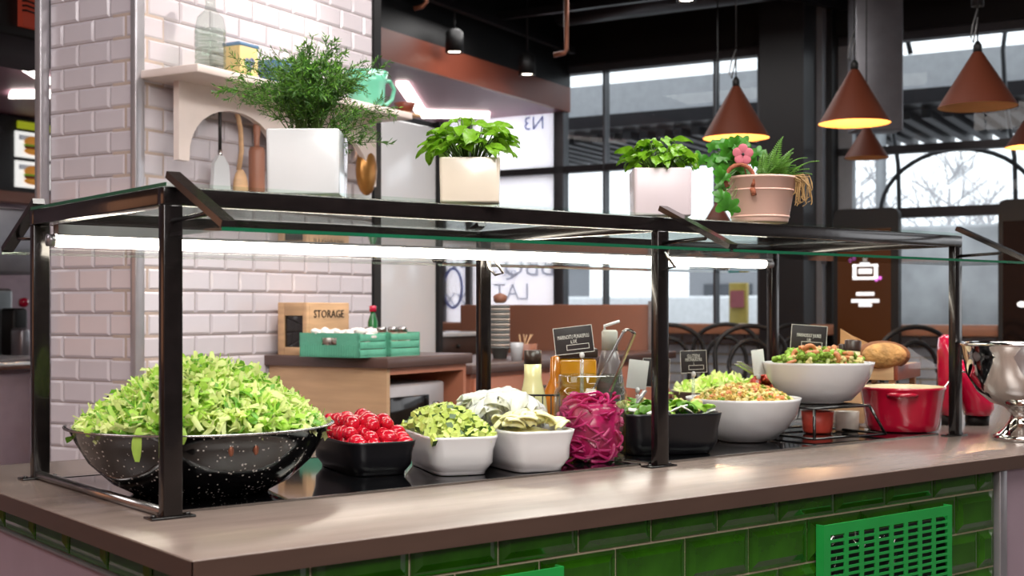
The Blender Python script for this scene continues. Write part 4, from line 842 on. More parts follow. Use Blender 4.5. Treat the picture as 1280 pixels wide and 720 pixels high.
pile(tw2, lambda x, y: h-.004+.045*(1-x*x)*(1-abs(y-.35)**3*.6), 70, [petal(i, .058+.006*i, .042, .75, 'onion', 'onion_petal') for i in range(4)], 'thick white onion petal heaped in the back of the right white bowl', 'onion', 'white onion petals in the right white bowl', 'onion_petal', yr=(-.12, 1.0), rnd=random.Random(4), tilt=.75, spread=.8, zj=.009)
pile(tw2, lambda x, y: h-.006+.03*(1-x*x), 26, [petal(i+9, .05, .03, .35, 'pale', 'pale_slice', .004) for i in range(3)], 'pale yellow slice lying in the front of the right white bowl', 'slice', 'pale yellow slices in the right white bowl', 'pale_slice', yr=(-.92, -.25), rnd=random.Random(8), tilt=.6, spread=.78)

# --- jar of pickled onion
JC = at(738, 2.965); JR = .083
j = thing('glass_jar', 'big glass jar of bright pink pickled onion', 'jar', (JC.x, JC.y, T+.0045))
m = MB(); m.lathe([(.001, .002), (JR*.9, 0), (JR, .01), (JR, .150), (JR*.97, .160), (JR*.9, .166), (JR*.885, .172), (JR*.93, .176), (JR*.885, .18), (JR*.885, .192), (JR*.86, .194), (JR*.84, .19), (JR*.84, .168), (JR*.93, .156), (JR*.955, .148), (JR*.955, .012), (JR*.86, .006), (.001, .007)], 56); m.build('jar_glass', 'jarglass', j)
m = MB(); m.lathe([(.001, .01), (.06, .01), (.068, .02), (.068, .118), (.05, .130), (.001, .132)], 32); m.build('brine', 'brine', j)
rnd = random.Random(11); pv = []
for i in range(6):
    r_ = .018+.004*i; sp = rnd.uniform(2.5, 5.2); m = MB(); m.tube([(r_*math.cos(sp*k/10), r_*math.sin(sp*k/10), .006*math.sin(k*.6+i)) for k in range(11)], .0062, 6, flat=.5); pv.append(m.build('onion_ring', 'pink'))
for i in range(210):
    a_ = rnd.random()*2*PI; z = .02+.118*rnd.random(); rr = rnd.uniform(.044, .06) if z < .12 else rnd.uniform(0, .05)
    loc = (JC.x+rr*math.cos(a_), JC.y+rr*math.sin(a_), T+z+(.01*(1-rr/.05) if z > .12 else 0)); rot = (rnd.uniform(-.9, .9), rnd.uniform(-.9, .9), rnd.random()*6.28)
    s_ = .85
    if i < 6: o = pv[i]; o.location = loc; o.rotation_euler = rot; o.scale = (s_,)*3
    else: o = inst(pv[i % 6], 'onion_ring', None, loc, rot, s_)
    # keep it inside the glass
    mx_ = max(((o.matrix_basis @ q.co).xy - JC.xy).length for q in o.data.vertices)
    if mx_ > JR*.935:
        f_ = (mx_-JR*.935); o.location.x -= math.cos(a_)*f_; o.location.y -= math.sin(a_)*f_
        mx_ = max(((o.matrix_basis @ q.co).xy - JC.xy).length for q in o.data.vertices)
        if mx_ > JR*.95: o.scale = (s_*.7,)*3; o.location.x = JC.x + (o.location.x-JC.x)*.8; o.location.y = JC.y + (o.location.y-JC.y)*.8
    tag(o, 'bright pink ring of pickled onion packed in the glass jar', 'onion', 'pickled onion rings in the jar')
tg = thing('jar_tongs', 'shiny steel tongs standing in the pickled onion jar', 'tongs', (0, 0, 0))
P0, P1, P2, P3 = at(735, 2.96, zz(499, 2.96)), at(779, 2.96, zz(415, 2.96)), at(793, 2.98, zz(417, 2.98)), at(763, 3.0, zz(489, 3.0))
m = MB(); cN = (P1+P2)/2 + Vector((0, 0, .004))
m.bar(P0, P1, .019, .004); m.build('tongs_arm', 'steel', tg)
m = MB(); m.bar(P3, P2, .019, .004); m.build('tongs_arm', 'steel', tg)
m = MB(); m.tube([P1, P1.lerp(cN, .6)+Vector((0, 0, .004)), cN+Vector((0, 0, .003)), P2.lerp(cN, .5)+Vector((0, 0, .003)), P2], .0062, 8, flat=.5); m.build('tongs_bend', 'steel', tg)

# --- salad in the deep black bowl
t, a, l, h, ang = tb
pile(tb, lambda x, y: h-.004+.014*(1-x*x), 60, [petal(20+i, .045, .026, .3, 'let2' if i % 2 else 'let1', 'salad_leaf', .001) for i in range(4)], 'green baby leaf in the deep black square bowl', 'leaf', 'green leaves in the deep black bowl', 'salad_leaf', rnd=random.Random(6), tilt=.7, spread=.72, zj=.008)
pile(tb, lambda x, y: h-.004+.01*(1-x*x), 16, [petal(30+i, .06, .022, .1, 'onion', 'white_slice', .003) for i in range(2)], 'white slice lying on the salad in the deep black bowl', 'slice', 'white slices on the green salad', 'white_slice', rnd=random.Random(7), tilt=.5, spread=.75, zj=.01)
def blob(seed, r, mk, nm, nb=6, sub=.6):
    r_ = random.Random(seed); m = MB()
    for k in range(nb): m.ball((r_.uniform(-r, r)*.7, r_.uniform(-r, r)*.7, r_.uniform(-.3, .7)*r), r*r_.uniform(.35, sub), 8, 5)
    return m.build(nm, mk)
pile(tb, lambda x, y: h+.010, 12, [blob(40, .014, 'cous2', 'cauliflower_floret')], 'pale yellow floret at the left end of the deep black bowl', 'cauliflower', 'pale florets in the deep black bowl', 'cauliflower_floret', rnd=random.Random(9), yr=(.0, .9), spread=.8)
# --- round bowls
RB = at(929, 3.41); rb = round_bowl('round_bowl', 'round white bowl of golden crumbly salad behind the deep black bowl', 'white', RB, .15, .113)
def rpile(cen, z0, r, zf, n, protos, label, cat, group, nm, seed, tilt=3, zj=.004, sy=1, rz=0, s=(.8, 1.2), sect=None):
    rnd = random.Random(seed)
    for i in range(n):
        a_ = rnd.random()*2*PI if sect is None else rnd.uniform(*sect); q = math.sqrt(rnd.random()); x, y = q*r*math.cos(a_), q*r*sy*math.sin(a_)
        x2, y2 = x*math.cos(rz)-y*math.sin(rz), x*math.sin(rz)+y*math.cos(rz); loc = (cen.x+x2, cen.y+y2, z0+zf(q)+rnd.uniform(-zj, zj)); rot = (rnd.uniform(-tilt, tilt), rnd.uniform(-tilt, tilt), rnd.random()*6.28); k_ = rnd.uniform(*s)
        if i < len(protos): o = protos[i]; o.location = loc; o.rotation_euler = rot; o.scale = (k_,)*3
        else: o = inst(protos[i % len(protos)], nm, None, loc, rot, k_)
        tag(o, label, cat, group)
m = MB(); rnd = random.Random(13); 
for i in range(1500):
    a_ = rnd.random()*2*PI; q = math.sqrt(rnd.random()); z = .1+.045*(1-q**2.2)+rnd.uniform(-.008, .006); r_ = rnd.uniform(.004, .0095); p = Vector((q*.135*math.cos(a_), q*.135*math.sin(a_), z)); E_ = Euler((rnd.random()*3, rnd.random()*3, 0)).to_matrix().to_4x4()
    m.lathe([(.0001, -r_), (r_*.9, -r_*.3), (r_*.8, r_*.5), (.0001, r_)], 5, M4=Matrix.Translation(p) @ E_, mi=rnd.choice((0, 0, 0, 0, 1, 1, 1, 2, 3)), sm=False)
m.ball((0, 0, .085), 1, 24, 8, sc_=(.125, .125, .045), mi=0)
tag(m.build('crumbly_salad', ('cous', 'cous2', 'broc', 'shrimp'), None, (RB.x, RB.y, T)), 'golden crumbly grain salad heaped in the round white bowl', 'salad', kind='stuff')
BB = at(905, 3.83); bb = round_bowl('round_bowl', 'brown glazed bowl of pale shredded lettuce behind the round white bowl', 'brownbowl', BB, .155, .105)
m = shreds(None, 420, .145, lambda x, y: .095+.045*(1-(x*x+y*y)/.021), .03, .06, .01, .022, random.Random(5), (0, 0, 1))
tag(m.build('shredded_lettuce', ('let0', 'let1', 'let2'), None, (BB.x, BB.y, T)), 'pale shredded lettuce in the brown bowl behind the golden salad', 'lettuce', kind='stuff')
rpile(at(958, 3.80), T+.115, .05, lambda q: .03*(1-q*q), 16, [petal(50+i, .05, .03, .5, 'salmon', 'red_slice', .004) for i in range(3)], 'red slice heaped at the right end of the brown bowl', 'slice', 'red slices in the brown bowl', 'red_slice', 3, tilt=.8)
LB = at(612, 3.5); lb = round_bowl('small_bowl', 'small brown bowl of green leaves behind the white onion', 'brownbowl', LB, .06, .083)
m = shreds(None, 120, .05, lambda x, y: .085+.02*(1-(x*x+y*y)/.005), .02, .04, .01, .02, random.Random(15), (1, 2, 1))
tag(m.build('green_leaves', ('let0', 'let1', 'let2'), None, (LB.x, LB.y, T)), 'green leaves in the small brown bowl left of the wire basket', 'lettuce', kind='stuff')
# --- oval bowl on a wire riser
OBp = at(1023, 3.60); rr_ang = TH-PI/2
rack = thing('wire_riser', 'black wire riser rack under the white oval bowl', 'rack', (OBp.x-.04, OBp.y-.01, T+.0045), -.1)
Wr, Dr, Hr = .105, .11, .082
for z, g_ in ((.006, .03), (Hr, 0)):
    m = MB(); m.tube([(-Wr-g_, -Dr-g_, z), (Wr+g_, -Dr-g_, z), (Wr+g_, Dr+g_, z), (-Wr-g_, Dr+g_, z)], .0035, 8, True); m.build('frame_wire', 'post', rack)
for x, y in ((-1, -1), (1, -1), (-1, 1), (1, 1)): m = MB(); m.tube([(x*Wr, y*Dr, Hr), (x*(Wr+.03), y*(Dr+.03), .004)], .0042, 8); m.build('leg', 'post', rack)
for k in range(13):
    x = -Wr + 2*Wr*k/12
    m = MB(); m.tube([(x*1.0, -Dr, Hr), (x*1.0, Dr, Hr)], .0017, 6); m.tube([(x, Dr, Hr), (x, Dr+.015, .03)], .0017, 6); m.tube([(x, -Dr-.0, Hr), (x, -Dr+.01, .03)] if k % 13 == 50 else [(x, Dr, Hr), (x, Dr, Hr-.01)], .0017, 6); m.build('cross_wire', 'post', rack)
m = MB(); m.tube([(-Wr, Dr+.015, .03), (Wr, Dr+.015, .03)], .002, 6); m.build('lower_wire', 'post', rack)
m = MB(); m.lathe([(.035, 0), (.04, .005), (.045, .06), (.04, .06), (.03, .01), (.001, .008)], 24); tag(m.build('orange_cup', 'salmon', None, (at(1022, 3.62).x, at(1022, 3.62).y, T+.0045)), 'small orange cup under the wire riser', 'cup')
m = MB(); m.lathe([(.03, 0), (.034, .005), (.036, .055), (.03, .055), (.025, .01), (.001, .008)], 24); tag(m.build('grey_cup', 'cupB', None, (at(1058, 3.68).x, at(1058, 3.68).y, T+.0045)), 'small pale cup under the right half of the wire riser', 'cup')
ob = round_bowl('oval_bowl', 'white oval bowl of broccoli and shrimp raised on the wire rack', 'white', OBp, .153, .112, T+.0045+Hr+.004, sy=.85, rz=rr_ang, foot=.45)
oz = T+Hr+.11
m = MB(); m.ball((0, 0, 0), 1, 24, 8, sc_=(.135, .11, .02)); tag(m.build('oval_bowl_salad', 'broc', None, (OBp.x, OBp.y, oz), rr_ang), 'green salad base under the broccoli florets', 'salad', kind='stuff')
def floret(seed):
    r_ = random.Random(seed); m = MB(); m.tube([(0, 0, -.016), (0, 0, 0)], .005, 6, mi=1)
    for k in range(16): a_ = r_.random()*6.28; q = r_.random()*.013; m.ball((q*math.cos(a_), q*math.sin(a_), .008+r_.uniform(-.004, .006)-q*.3), r_.uniform(.004, .0075), 7, 4, mi=r_.choice((0, 0, 2)))
    return m.build('broccoli_floret', ('broc', 'let0', 'let1'))
rpile(OBp, oz+.008, .122, lambda q: .03*(1-q*q), 40, [floret(i) for i in range(4)], 'green broccoli floret in the white oval bowl', 'broccoli', 'broccoli florets in the oval bowl', 'broccoli_floret', 21, tilt=.7, sy=.85, rz=rr_ang)
def shr(seed):
    m = MB(); m.tube([(.012*math.cos(a), .012*math.sin(a), 0) for a in [.3+i*.45 for i in range(9)]], .0065, 8, r2=.003); return m.build('shrimp', 'shrimp')
rpile(OBp, oz+.014, .115, lambda q: .033*(1-q*q), 26, [shr(1)], 'curled orange shrimp among the broccoli', 'shrimp', 'shrimps in the oval bowl', 'shrimp', 22, tilt=1.5, sy=.85, rz=rr_ang, s=(.9, 1.25))
rpile(OBp, oz+.012, .115, lambda q: .033*(1-q*q), 26, [blob(60+i, .012, 'cous2', 'cauliflower_floret') for i in range(2)], 'pale floret among the broccoli in the oval bowl', 'cauliflower', 'pale florets in the oval bowl', 'cauliflower_floret', 23, sy=.85, rz=rr_ang)
# --- red pot, machine, chrome bowl
RP = at(1128, 3.71); rp = thing('red_pot', 'round crimson enamel pot at the right end of the guard', 'pot', (RP.x, RP.y, T+.0045))
m = MB(); m.shell([(.001, 0), (.094, 0), (.098, .003), (.102, .02), (.112, .08), (.118, .113), (.121, .118), (.121, .123), (.116, .124)], n=56); m.build('pot_body', 'red', rp)
m = MB(); m.shell([(.116, .124), (.112, .118), (.1, .03), (.09, .01), (.001, .008)], n=48); m.lathe([(.001, .1), (.106, .1)], 40); m.build('pot_lining', 'redin', rp)
q0 = math.atan2(O.y-RP.y, O.x-RP.x)
for s_ in (0, PI):
    m = MB(); pts = [( (.118+.016*math.sin(PI*i/8))*math.cos(q0+s_+(-.32+.64*i/8)), (.118+.016*math.sin(PI*i/8))*math.sin(q0+s_+(-.32+.64*i/8)), .106) for i in range(9)]; m.tube(pts, .008, 8, flat=.8); m.build('handle', 'red', rp)
sp = thing('serving_spoon', 'thin steel ladle handle rising from the red pot past the guard post', 'spoon', (0, 0, 0))
m = MB(); m.tube([at(1150, 3.68, T+.10), at(1178, 3.72, zz(488, 3.72)), at(1197, 3.72, zz(464, 3.72)), at(1213, 3.72, zz(466, 3.72))], .003, 8); m.ball(at(1148, 3.68, T+.108), .02, 12, 6, sc_=(1, 1, 1)) if 0 else None; m.build('spoon_handle', 'chrome', sp)
RM = at(1207, 3.92); t = thing('red_press', 'glossy cherry red countertop machine on black feet behind the right guard post', 'machine', (RM.x, RM.y, T), TH-PI/2)
def sweep(pts, mk, nm):                     # pts: x, z, rx, ry
    m = MB(); n = 20; vs = []
    for x, z, rx, ry in pts:
        for i in range(n): a_ = 2*PI*i/n; vs.append((x+rx*math.cos(a_), ry*math.sin(a_), z))
    m.add(vs, [(k*n+i, k*n+(i+1) % n, (k+1)*n+(i+1) % n, (k+1)*n+i) for k in range(len(pts)-1) for i in range(n)] + [tuple(range(n)), tuple(range((len(pts)-1)*n, len(pts)*n))], 0, True); return m.build(nm, mk, t)
sweep([(-.05, .03, .022, .05), (-.052, .06, .026, .055), (-.054, .14, .026, .055), (-.053, .22, .03, .05), (-.052, .262, .027, .045), (-.052, .272, .014, .03)], 'magred', 'machine_body')
sweep([(.035, .03, .038, .05), (.038, .05, .045, .06), (.03, .085, .05, .065), (.008, .12, .045, .06), (-.015, .16, .035, .05), (-.035, .2, .02, .04)], 'magred', 'machine_arm')
for x, r_ in ((-.05, .022), (.035, .034)): m = MB(); m.lathe([(r_, 0), (r_*1.05, .028), (.001, .03)], 20, (x, 0, 0)); m.build('foot', 'black', t)
CBp = at(1277, 3.46); t = thing('chrome_bowl', 'shiny footed chrome bowl at the right edge of the counter', 'bowl', (CBp.x, CBp.y, T))
m = MB(); m.lathe([(.069, 0), (.072, .004), (.071, .012), (.06, .018), (.045, .03), (.03, .055), (.028, .07), (.042, .085), (.05, .09), (.08, .1), (.115, .13), (.14, .175), (.149, .225), (.154, .250), (.158, .256), (.156, .26), (.150, .257), (.145, .225), (.135, .175), (.11, .135), (.07, .105), (.001, .1)], 72); m.build('bowl_body', 'chrome', t)
# --- bread, crate, shakers
BC = at(1122, 3.98) + UX.to_3d()*.15 + UY.to_3d()*.0825; bz = thing('bread_crate', 'reddish wooden two tier bread crate behind the red pot', 'crate', (BC.x, BC.y, T), BANG)
for k, zc in enumerate((.06, .13)):
    for x0, x1, y0, y1 in ((-.15, .16, -.0825, -.0705), (-.15, .16, .0705, .0825), (-.15, -.138, -.0705, .0705), (.148, .16, -.0705, .0705)):
        m = MB(); m.cbox(x0, x1, y0, y1, zc, zc+.045, .002); m.build('side_board', 'dwood' if y0 < .1 and x1 > .1 and x0 < 0 else 'wood', bz)
for x, y in ((-.138, -.0705), (.13, -.0705), (-.138, .0525), (.13, .0525)): m = MB(); m.box(x, x+.018, y, y+.018, 0, .17); m.build('corner_post', 'wood', bz)
m = MB(); m.box(-.138, .148, -.0705, .0705, .150, .158); m.build('bottom_board', 'dwood', bz)
p = at(1103, 4.04); bd = thing('bread_loaf', 'round cut brown bread loaf lying on the wooden crate', 'bread', (p.x, p.y, T+.16), TH-PI/2)
m = MB(); m.ball((0, 0, .045), 1, 30, 16, sc_=(.085, .07, .046))
m.build('crust', 'crust', bd)
m = MB(); m.ball((-.004, -.034, .046), 1, 26, 12, sc_=(.070, .042, .040)); m.build('cut_face', 'bread', bd)
p = at(1046, 4.22); pb = thing('bread_loaf', 'dark bread piece in front of the kraft paper', 'bread', (p.x, p.y, T+.16)); m = MB(); m.ball((0, 0, .035), 1, 20, 10, sc_=(.07, .05, .036)); m.build('crust', 'crust', pb)
p = at(1062, 4.25); pc = thing('paper_cone', 'pointed kraft paper sheet standing behind the shakers', 'paper', (p.x, p.y, T+.158), TH-PI/2)
m = MB(); m.add([(-.03, 0, 0), (-.03, .0, .128), (.01, .006, .105), (.13, .01, .05), (.13, .01, 0), (-.03, .003, 0), (-.03, .003, .128), (.01, .009, .105), (.13, .013, .05), (.13, .013, 0)], [(0,1,2,3,4), (9,8,7,6,5), (0,5,6,1), (1,6,7,2), (2,7,8,3), (3,8,9,4), (4,9,5,0)]); m.build('paper_sheet', 'paper', pc)
m = MB(); m.cbox(-.045, .045, -.04, .04, .0045, .157, .003); tag(m.build('wooden_block', 'wood', None, at(1058, 3.95), TH-PI/2), 'pale wooden block under the spice shakers behind the oval bowl', 'block')
def shaker(px, d, top, w_, label, rz):
    p = at(px, d); h_ = zz(top, d)-T-.004; z0 = T+.1585; h_ = zz(top, d)-z0; r_ = w_/2/F*d
    t = thing('spice_shaker', label, 'shaker', (p.x, p.y, z0)); t.rotation_euler = (0, rz, 0)
    m = MB(); m.lathe([(r_*.9, 0), (r_, .004), (r_*.95, h_*.66), (.001, h_*.68)], 20); m.build('jar_body', 'dress', t); m = MB(); m.lathe([(r_*1.0, h_*.66), (r_*1.03, h_*.7), (r_*1.03, h_*.97), (r_*.9, h_), (.001, h_)], 20); m.build('lid', 'capb', t)
shaker(1064, 3.93, 425, 20, 'spice shaker with a dark lid in front of the bread loaf', .1)
shaker(1053, 3.96, 430, 9, 'thin dark lidded shaker left of the wider spice shaker', 0)
t = thing('plastic_bag', 'clear plastic sheet draped at the right end of the bread crate', 'bag', (at(1150, 4.1).x, at(1150, 4.1).y, T+.158), TH-PI/2)
m = MB(); vs = []
for i in range(9):
    for k in range(5): u = i/8; vs.append((-.04+.13*u, .0+.008*math.sin(i*2+k), max(.002, (.07*(1-u)**1.3)*(k/4)+.003)))
m.add(vs, [(i*5+k, i*5+k+1, (i+1)*5+k+1, (i+1)*5+k) for i in range(8) for k in range(4)], 0, True); m.build('sheet', 'plastic', t)
# --- sauces in the wire basket
bk = thing('wire_basket', 'black wire basket holding the dressing bottles', 'basket', (at(662, 3.2).x, at(662, 3.2).y, T+.0045), TH-PI/2)
bx, by, bh = .072, .05, .135
for z in (.003, bh*.5, bh): m = MB(); m.tube([(-bx, -by, z), (bx, -by, z), (bx, by, z), (-bx, by, z)], .0028, 6, True); m.build('frame_wire', 'black', bk)
for k in range(8):
    x = -bx + 2*bx*k/7
    m = MB(); m.tube([(x, -by, bh), (x, -by, .003), (x, by, .003), (x, by, bh)], .0016, 5); m.build('upright_wire', 'black', bk)
def bottle(name, label, px, d, top, prof, mk, cap=None, z0=.0045, capmk='capb', glass=True, cat='bottle'):
    p = at(px, d); t = thing(name, label, cat, (p.x, p.y, T+z0)); h_ = zz(top, d)-T-z0
    m = MB(); m.lathe([(r_, z*h_) for r_, z in prof], 28); m.build('bottle_body', mk, t)
    if cap: m = MB(); m.lathe([(r_, z*h_) for r_, z in cap], 22); m.build('cap', capmk, t)
    return t
bottle('dressing_bottle', 'pale yellow dressing bottle with a brown cap in the wire basket', 666, 3.2, 438, [(.034, 0), (.037, .02), (.037, .36), (.033, .5), (.025, .64), (.0215, .72), (.0215, .86), (.001, .87)], 'dress', [(.0215, .86), (.0215, 1), (.001, 1)], .008)
bottle('oil_carafe', 'amber oil carafe with a narrow neck behind the jar', 694, 3.26, 444, [(.036, 0), (.038, .02), (.038, .45), (.03, .58), (.014, .74), (.012, .98), (.001, 1)], 'amberb', None, .008)
t = bottle('squeeze_bottle', 'grey squeeze bottle with a bent white spout behind the tongs', 762, 3.35, 434, [(.036, 0), (.038, .02), (.038, .6), (.03, .8), (.02, .98), (.001, .99)], 'squeeze', [(.021, .97), (.021, 1.16), (.017, 1.18), (.001, 1.18)], capmk='capg')
m = MB(); h_ = zz(434, 3.35)-T; m.tube([(-.012, .005, h_*1.16), (-.014, .005, h_*1.2), (.02, -.016, h_*1.25)], .004, 8); m.build('spout', 'white', t)
p = at(722, 3.3); t = thing('juice_canister', 'square clear canister of amber juice behind the menu card', 'canister', (p.x, p.y, T+.0045), TH-PI/2)
m = MB(); m.cbox(-.05, .046, -.04, .04, 0, .22, .008); m.build('juice', 'amber', t); m = MB(); m.cbox(-.053, .049, -.043, .043, .222, .245, .004); m.build('lid', 'capb', t)
# --- menu cards
def menucard(px, py, d, w_, h_, roll, lines, label, stem_to=T+.004, back=False, yaw=0, clipdy=.006, name='menu_card', box=True, stemx=.0):
    zc = zz(py, d); p = at(px, d, 0); t = thing(name, label, 'card', (p.x, p.y, stem_to), TH-PI/2+yaw); wd, hh = w_/F*d, h_/F*d; zl = zc-stem_to
    Rm = (0, roll, 0); m = MB(); m.cbox(-wd/2, wd/2, -.0008, .0008, -hh/2, hh/2, .0004); cd_ = m.build('card_sheet', 'wcard' if back else 'card', t, (0, 0, zl), rot=Rm)
    if not back:
        b = MB(); e = .0012
        for q in ((-wd/2, wd/2, hh/2-e, hh/2), (-wd/2, wd/2, -hh/2, -hh/2+e), (-wd/2, -wd/2+e, -hh/2, hh/2), (wd/2-e, wd/2, -hh/2, hh/2)): b.box(q[0], q[1], -.0013, -.0008, q[2], q[3])
        if box:
            for q in ((-wd*.2, wd*.38, -hh*.36, -hh*.36+e), (-wd*.2, wd*.38, -hh*.18, -hh*.18+e), (-wd*.2, -wd*.2+e, -hh*.36, -hh*.18), (wd*.38-e, wd*.38, -hh*.36, -hh*.18)): b.box(q[0], q[1], -.0013, -.0008, q[2], q[3])
        b.build('border_line', 'chalk', cd_)
        for k, (s_, sz, zo) in enumerate(lines): text('lettering', s_, sz*1.5, 'chalk', cd_, (0, -.0015, zo*hh), UP, .0003, sx=.52)
    m = MB(); m.lathe([(.016, 0), (.016, .004), (.005, .006)], 16, (stemx, .006, 0)); zb = zl-hh/2-.004; m.tube([(stemx, .006, .004), (stemx, .006, zb-.01)], .0045, 8); m.build('clear_stand', 'plastic', t)
    m = MB(); m.ball((stemx, .0, zb), .0065, 10, 6, sc_=(1, 1.2, 1.3)); m.build('clip', 'white', t); return t
menucard(717, 425, 3.1, 49, 34, -.115, [('MARINOITU PUNASIPULI', .0088, .12), ('6,10€', .0085, -.06)], 'black menu card lettered MARINOITU PUNASIPULI above the onion jar', stemx=.02)
menucard(867, 452, 3.44, 33, 28, -.04, [('GLUTEENI', .0095, .24), ('PEKONIKASTIKE', .0078, .08), ('1', .008, -.1)], 'small black menu card reading GLUTEENI standing in the salad bowls', T+.1)
menucard(1011, 422, 3.72, 45, 31, .07, [('MARINOIDUT JUURES', .0092, .08), ('5,80', .0085, -.1)], 'black menu card with white lettering behind the oval bowl', T+.008)
menucard(797, 468, 3.38, 25, 36, .12, [], 'white back of a menu card left of the middle guard post', back=True)
menucard(820, 466, 3.42, 34, 36, .04, [('0', .012, .05)], 'black menu card half hidden by the middle guard post', box=False)
menucard(948, 453, 3.62, 17, 32, -.12, [], 'white card seen from behind left of the right back post', T+.12, back=True, yaw=.3)
t = thing('plastic_scoop', 'clear plastic scoop leaning behind the oval bowl', 'scoop', (at(992, 3.85).x, at(992, 3.85).y, T), TH-PI/2)
m = MB(); m.lathe([(.03, 0), (.032, .16), (.028, .2), (.015, .215), (.001, .217)], 20); m.build('scoop_body', 'plastic', t)
t = thing('serving_tongs', 'steel tongs lying across the brown bowl left of the white card', 'tongs', (0, 0, 0)); m = MB(); m.bar(at(921, 3.7, zz(455, 3.7)), at(948, 3.78, zz(470, 3.78)), .016, .004); m.bar(at(924, 3.72, zz(452, 3.72)), at(950, 3.8, zz(469, 3.8)), .016, .003); m.build('tongs_body', 'alu', t)
t = thing('glass_spoon', 'grey spoon handle sticking up in the deep black bowl', 'spoon', (0, 0, 0)); m = MB(); m.tube([at(795, 3.14, zz(505, 3.14)), at(806, 3.18, zz(489, 3.18))], .007, 8, flat=.5); m.build('spoon_handle', 'alu', t)

# ================================================================== PLANTS
GT = T+H+.0075
def potbox(name, label, px, d, mk, wd, h_, taper=.97):
    p = at(px, d, GT); t = thing(name, label, 'plant', p, TH-PI/2); m = MB(); a_ = wd/2
    m.rsq([(a_*taper, 0), (a_*(taper+.005), .003), (a_, h_-.003), (a_*.985, h_), (a_*.93, h_), (a_*.92, h_-.004), (a_*.9, .012), (.001, .01)]); m.build('pot', mk, t)
    m = MB(); m.lathe([(.001, h_-.012), (a_*.915, h_-.014), (a_*.915, h_-.03)], 32, sq=9); m.build('soil', 'soil', t); return t
pf = potbox('fern_plant', 'feathery asparagus fern in a white square pot on the guard', 385, 2.43, 'whitepot', .134, .119)
rnd = random.Random(17); m = MB(); st = MB()
for i in range(64):
    a_ = rnd.random()*2*PI; lean = rnd.uniform(.02, .17) if i > 14 else rnd.uniform(.0, .06); hh = rnd.uniform(.08, .175) - lean*.25; b0 = Vector((rnd.uniform(-.03, .03), rnd.uniform(-.03, .03), .105))
    if i in (0, 1, 2): a_ = PI + (i-1)*.25; lean = .15+.01*i; hh = .14 - i*.03
    if i in (3, 4, 5, 6, 7): a_ = (i-5)*.3; lean = .13; hh = [.02, .05, -.01, .035, .0][i-3]
    d0 = Vector((math.cos(a_), math.sin(a_)*.75, 0)); N = 9; pts = []
    for k in range(N): u = k/(N-1); pts.append(b0 + d0*lean*(u**1.35) + Vector((0, 0, hh*math.sin(u*PI*.55) + .01*u)))
    st.tube(pts, .0013, 4, r2=.0006)
    def needles(a, b, n_, L_):
        ax = (b-a).normalized()
        for q in range(n_):
            c0 = a.lerp(b, (q+.5)/n_); sd = ax.cross(Vector((rnd.uniform(-1, 1), rnd.uniform(-1, 1), rnd.uniform(-1, 1)))).normalized(); tip = c0 + (sd*.8+ax*.55)*L_*rnd.uniform(.6, 1.1); wv = ax.cross(sd).normalized()*.0013; wa = ax*.0007
            mid = c0.lerp(tip, .5); m.add([c0, mid+wv, tip, mid-wv, mid+sd.cross(wv)*.6], [(0,1,2), (0,2,3), (0,1,4), (1,2,4)], rnd.choice((0, 0, 1)), False)
    for k in range(2, N-1):
        needles(pts[k], pts[k+1], 6, .015)
        for sgn in range(2):
            if rnd.random() < .85:
                ax = (pts[k+1]-pts[k]).normalized(); sd = (ax.cross(Vector((rnd.uniform(-1, 1), rnd.uniform(-1, 1), rnd.uniform(-.3, 1))))).normalized(); L_ = rnd.uniform(.02, .042)
                e1 = pts[k] + (ax*.6+sd*.8)*L_*.5; e2 = e1 + (ax*.8+sd*.5)*L_*.5 + Vector((0, 0, rnd.uniform(-.004, .006))); st.tube([pts[k], e1, e2], .0007, 3); needles(pts[k], e1, 6, .013); needles(e1, e2, 7, .014)
m.build('needle_foliage', ('fern', 'let2'), pf); st.build('stems', 'stem', pf)
def leafmesh(L_, W_, cup, fold, mk, nm, seed=0, lobes=None):
    m = MB(); N, K = 8, 5; vs = []; r_ = random.Random(seed)
    for i in range(N):
        u = i/(N-1); ww = W_*(math.sin(PI*u**.8)**.75 if 0 < u < 1 else .0) + .0004
        for j_ in range(K):
            q = (j_/(K-1)-.5)*2; vs.append((q*ww/2, u*L_, fold*abs(q)*ww*.5 - cup*L_*u*u + .004*math.sin(i*1.6+q*2.5)*(1-q*q+.3)))
    m.add(vs, [(i*K+j_, i*K+j_+1, (i+1)*K+j_+1, (i+1)*K+j_) for i in range(N-1) for j_ in range(K-1)], 0, True); return m.build(nm, mk)
def bushy(pot, h_, n, wd, ht, L_, lm, seed, mk='basil'):
    rnd = random.Random(seed); pr = [leafmesh(L_*(.85+.1*i), L_*.62, .22+.08*i, .25, mk, 'leaf', i) for i in range(3)]; s_ = MB()
    for i in range(n):
        a_ = rnd.random()*2*PI; q = math.sqrt(rnd.random()); u = rnd.random(); top_ = Vector((q*wd*math.cos(a_), q*wd*.8*math.sin(a_), h_ + .006 + ht*(1-.55*q*q)*(.35+.65*u)))
        b0 = Vector((top_.x*.35, top_.y*.35, h_-.015)); s_.tube([b0, b0.lerp(top_, .6)+Vector((0, 0, .006)), top_], .0012, 5)
        E_ = Euler((rnd.uniform(-.5, .35), rnd.uniform(-.6, .6), math.atan2(top_.y, top_.x)-PI/2+rnd.uniform(-.9, .9)))
        if i < 3: o = pr[i]; o.parent = pot; o.location = top_; o.rotation_euler = E_
        else: inst(pr[i % 3], 'leaf', pot, top_, E_, rnd.uniform(.75, 1.15))
    s_.build('stems', 'stem', pot)
pb1 = potbox('basil_plant', 'leafy basil in a cream square pot, left of the two basil plants', 588, 2.6, 'cream', .119, .088)
bushy(pb1, .088, 75, .072, .085, .046, 0, 31)
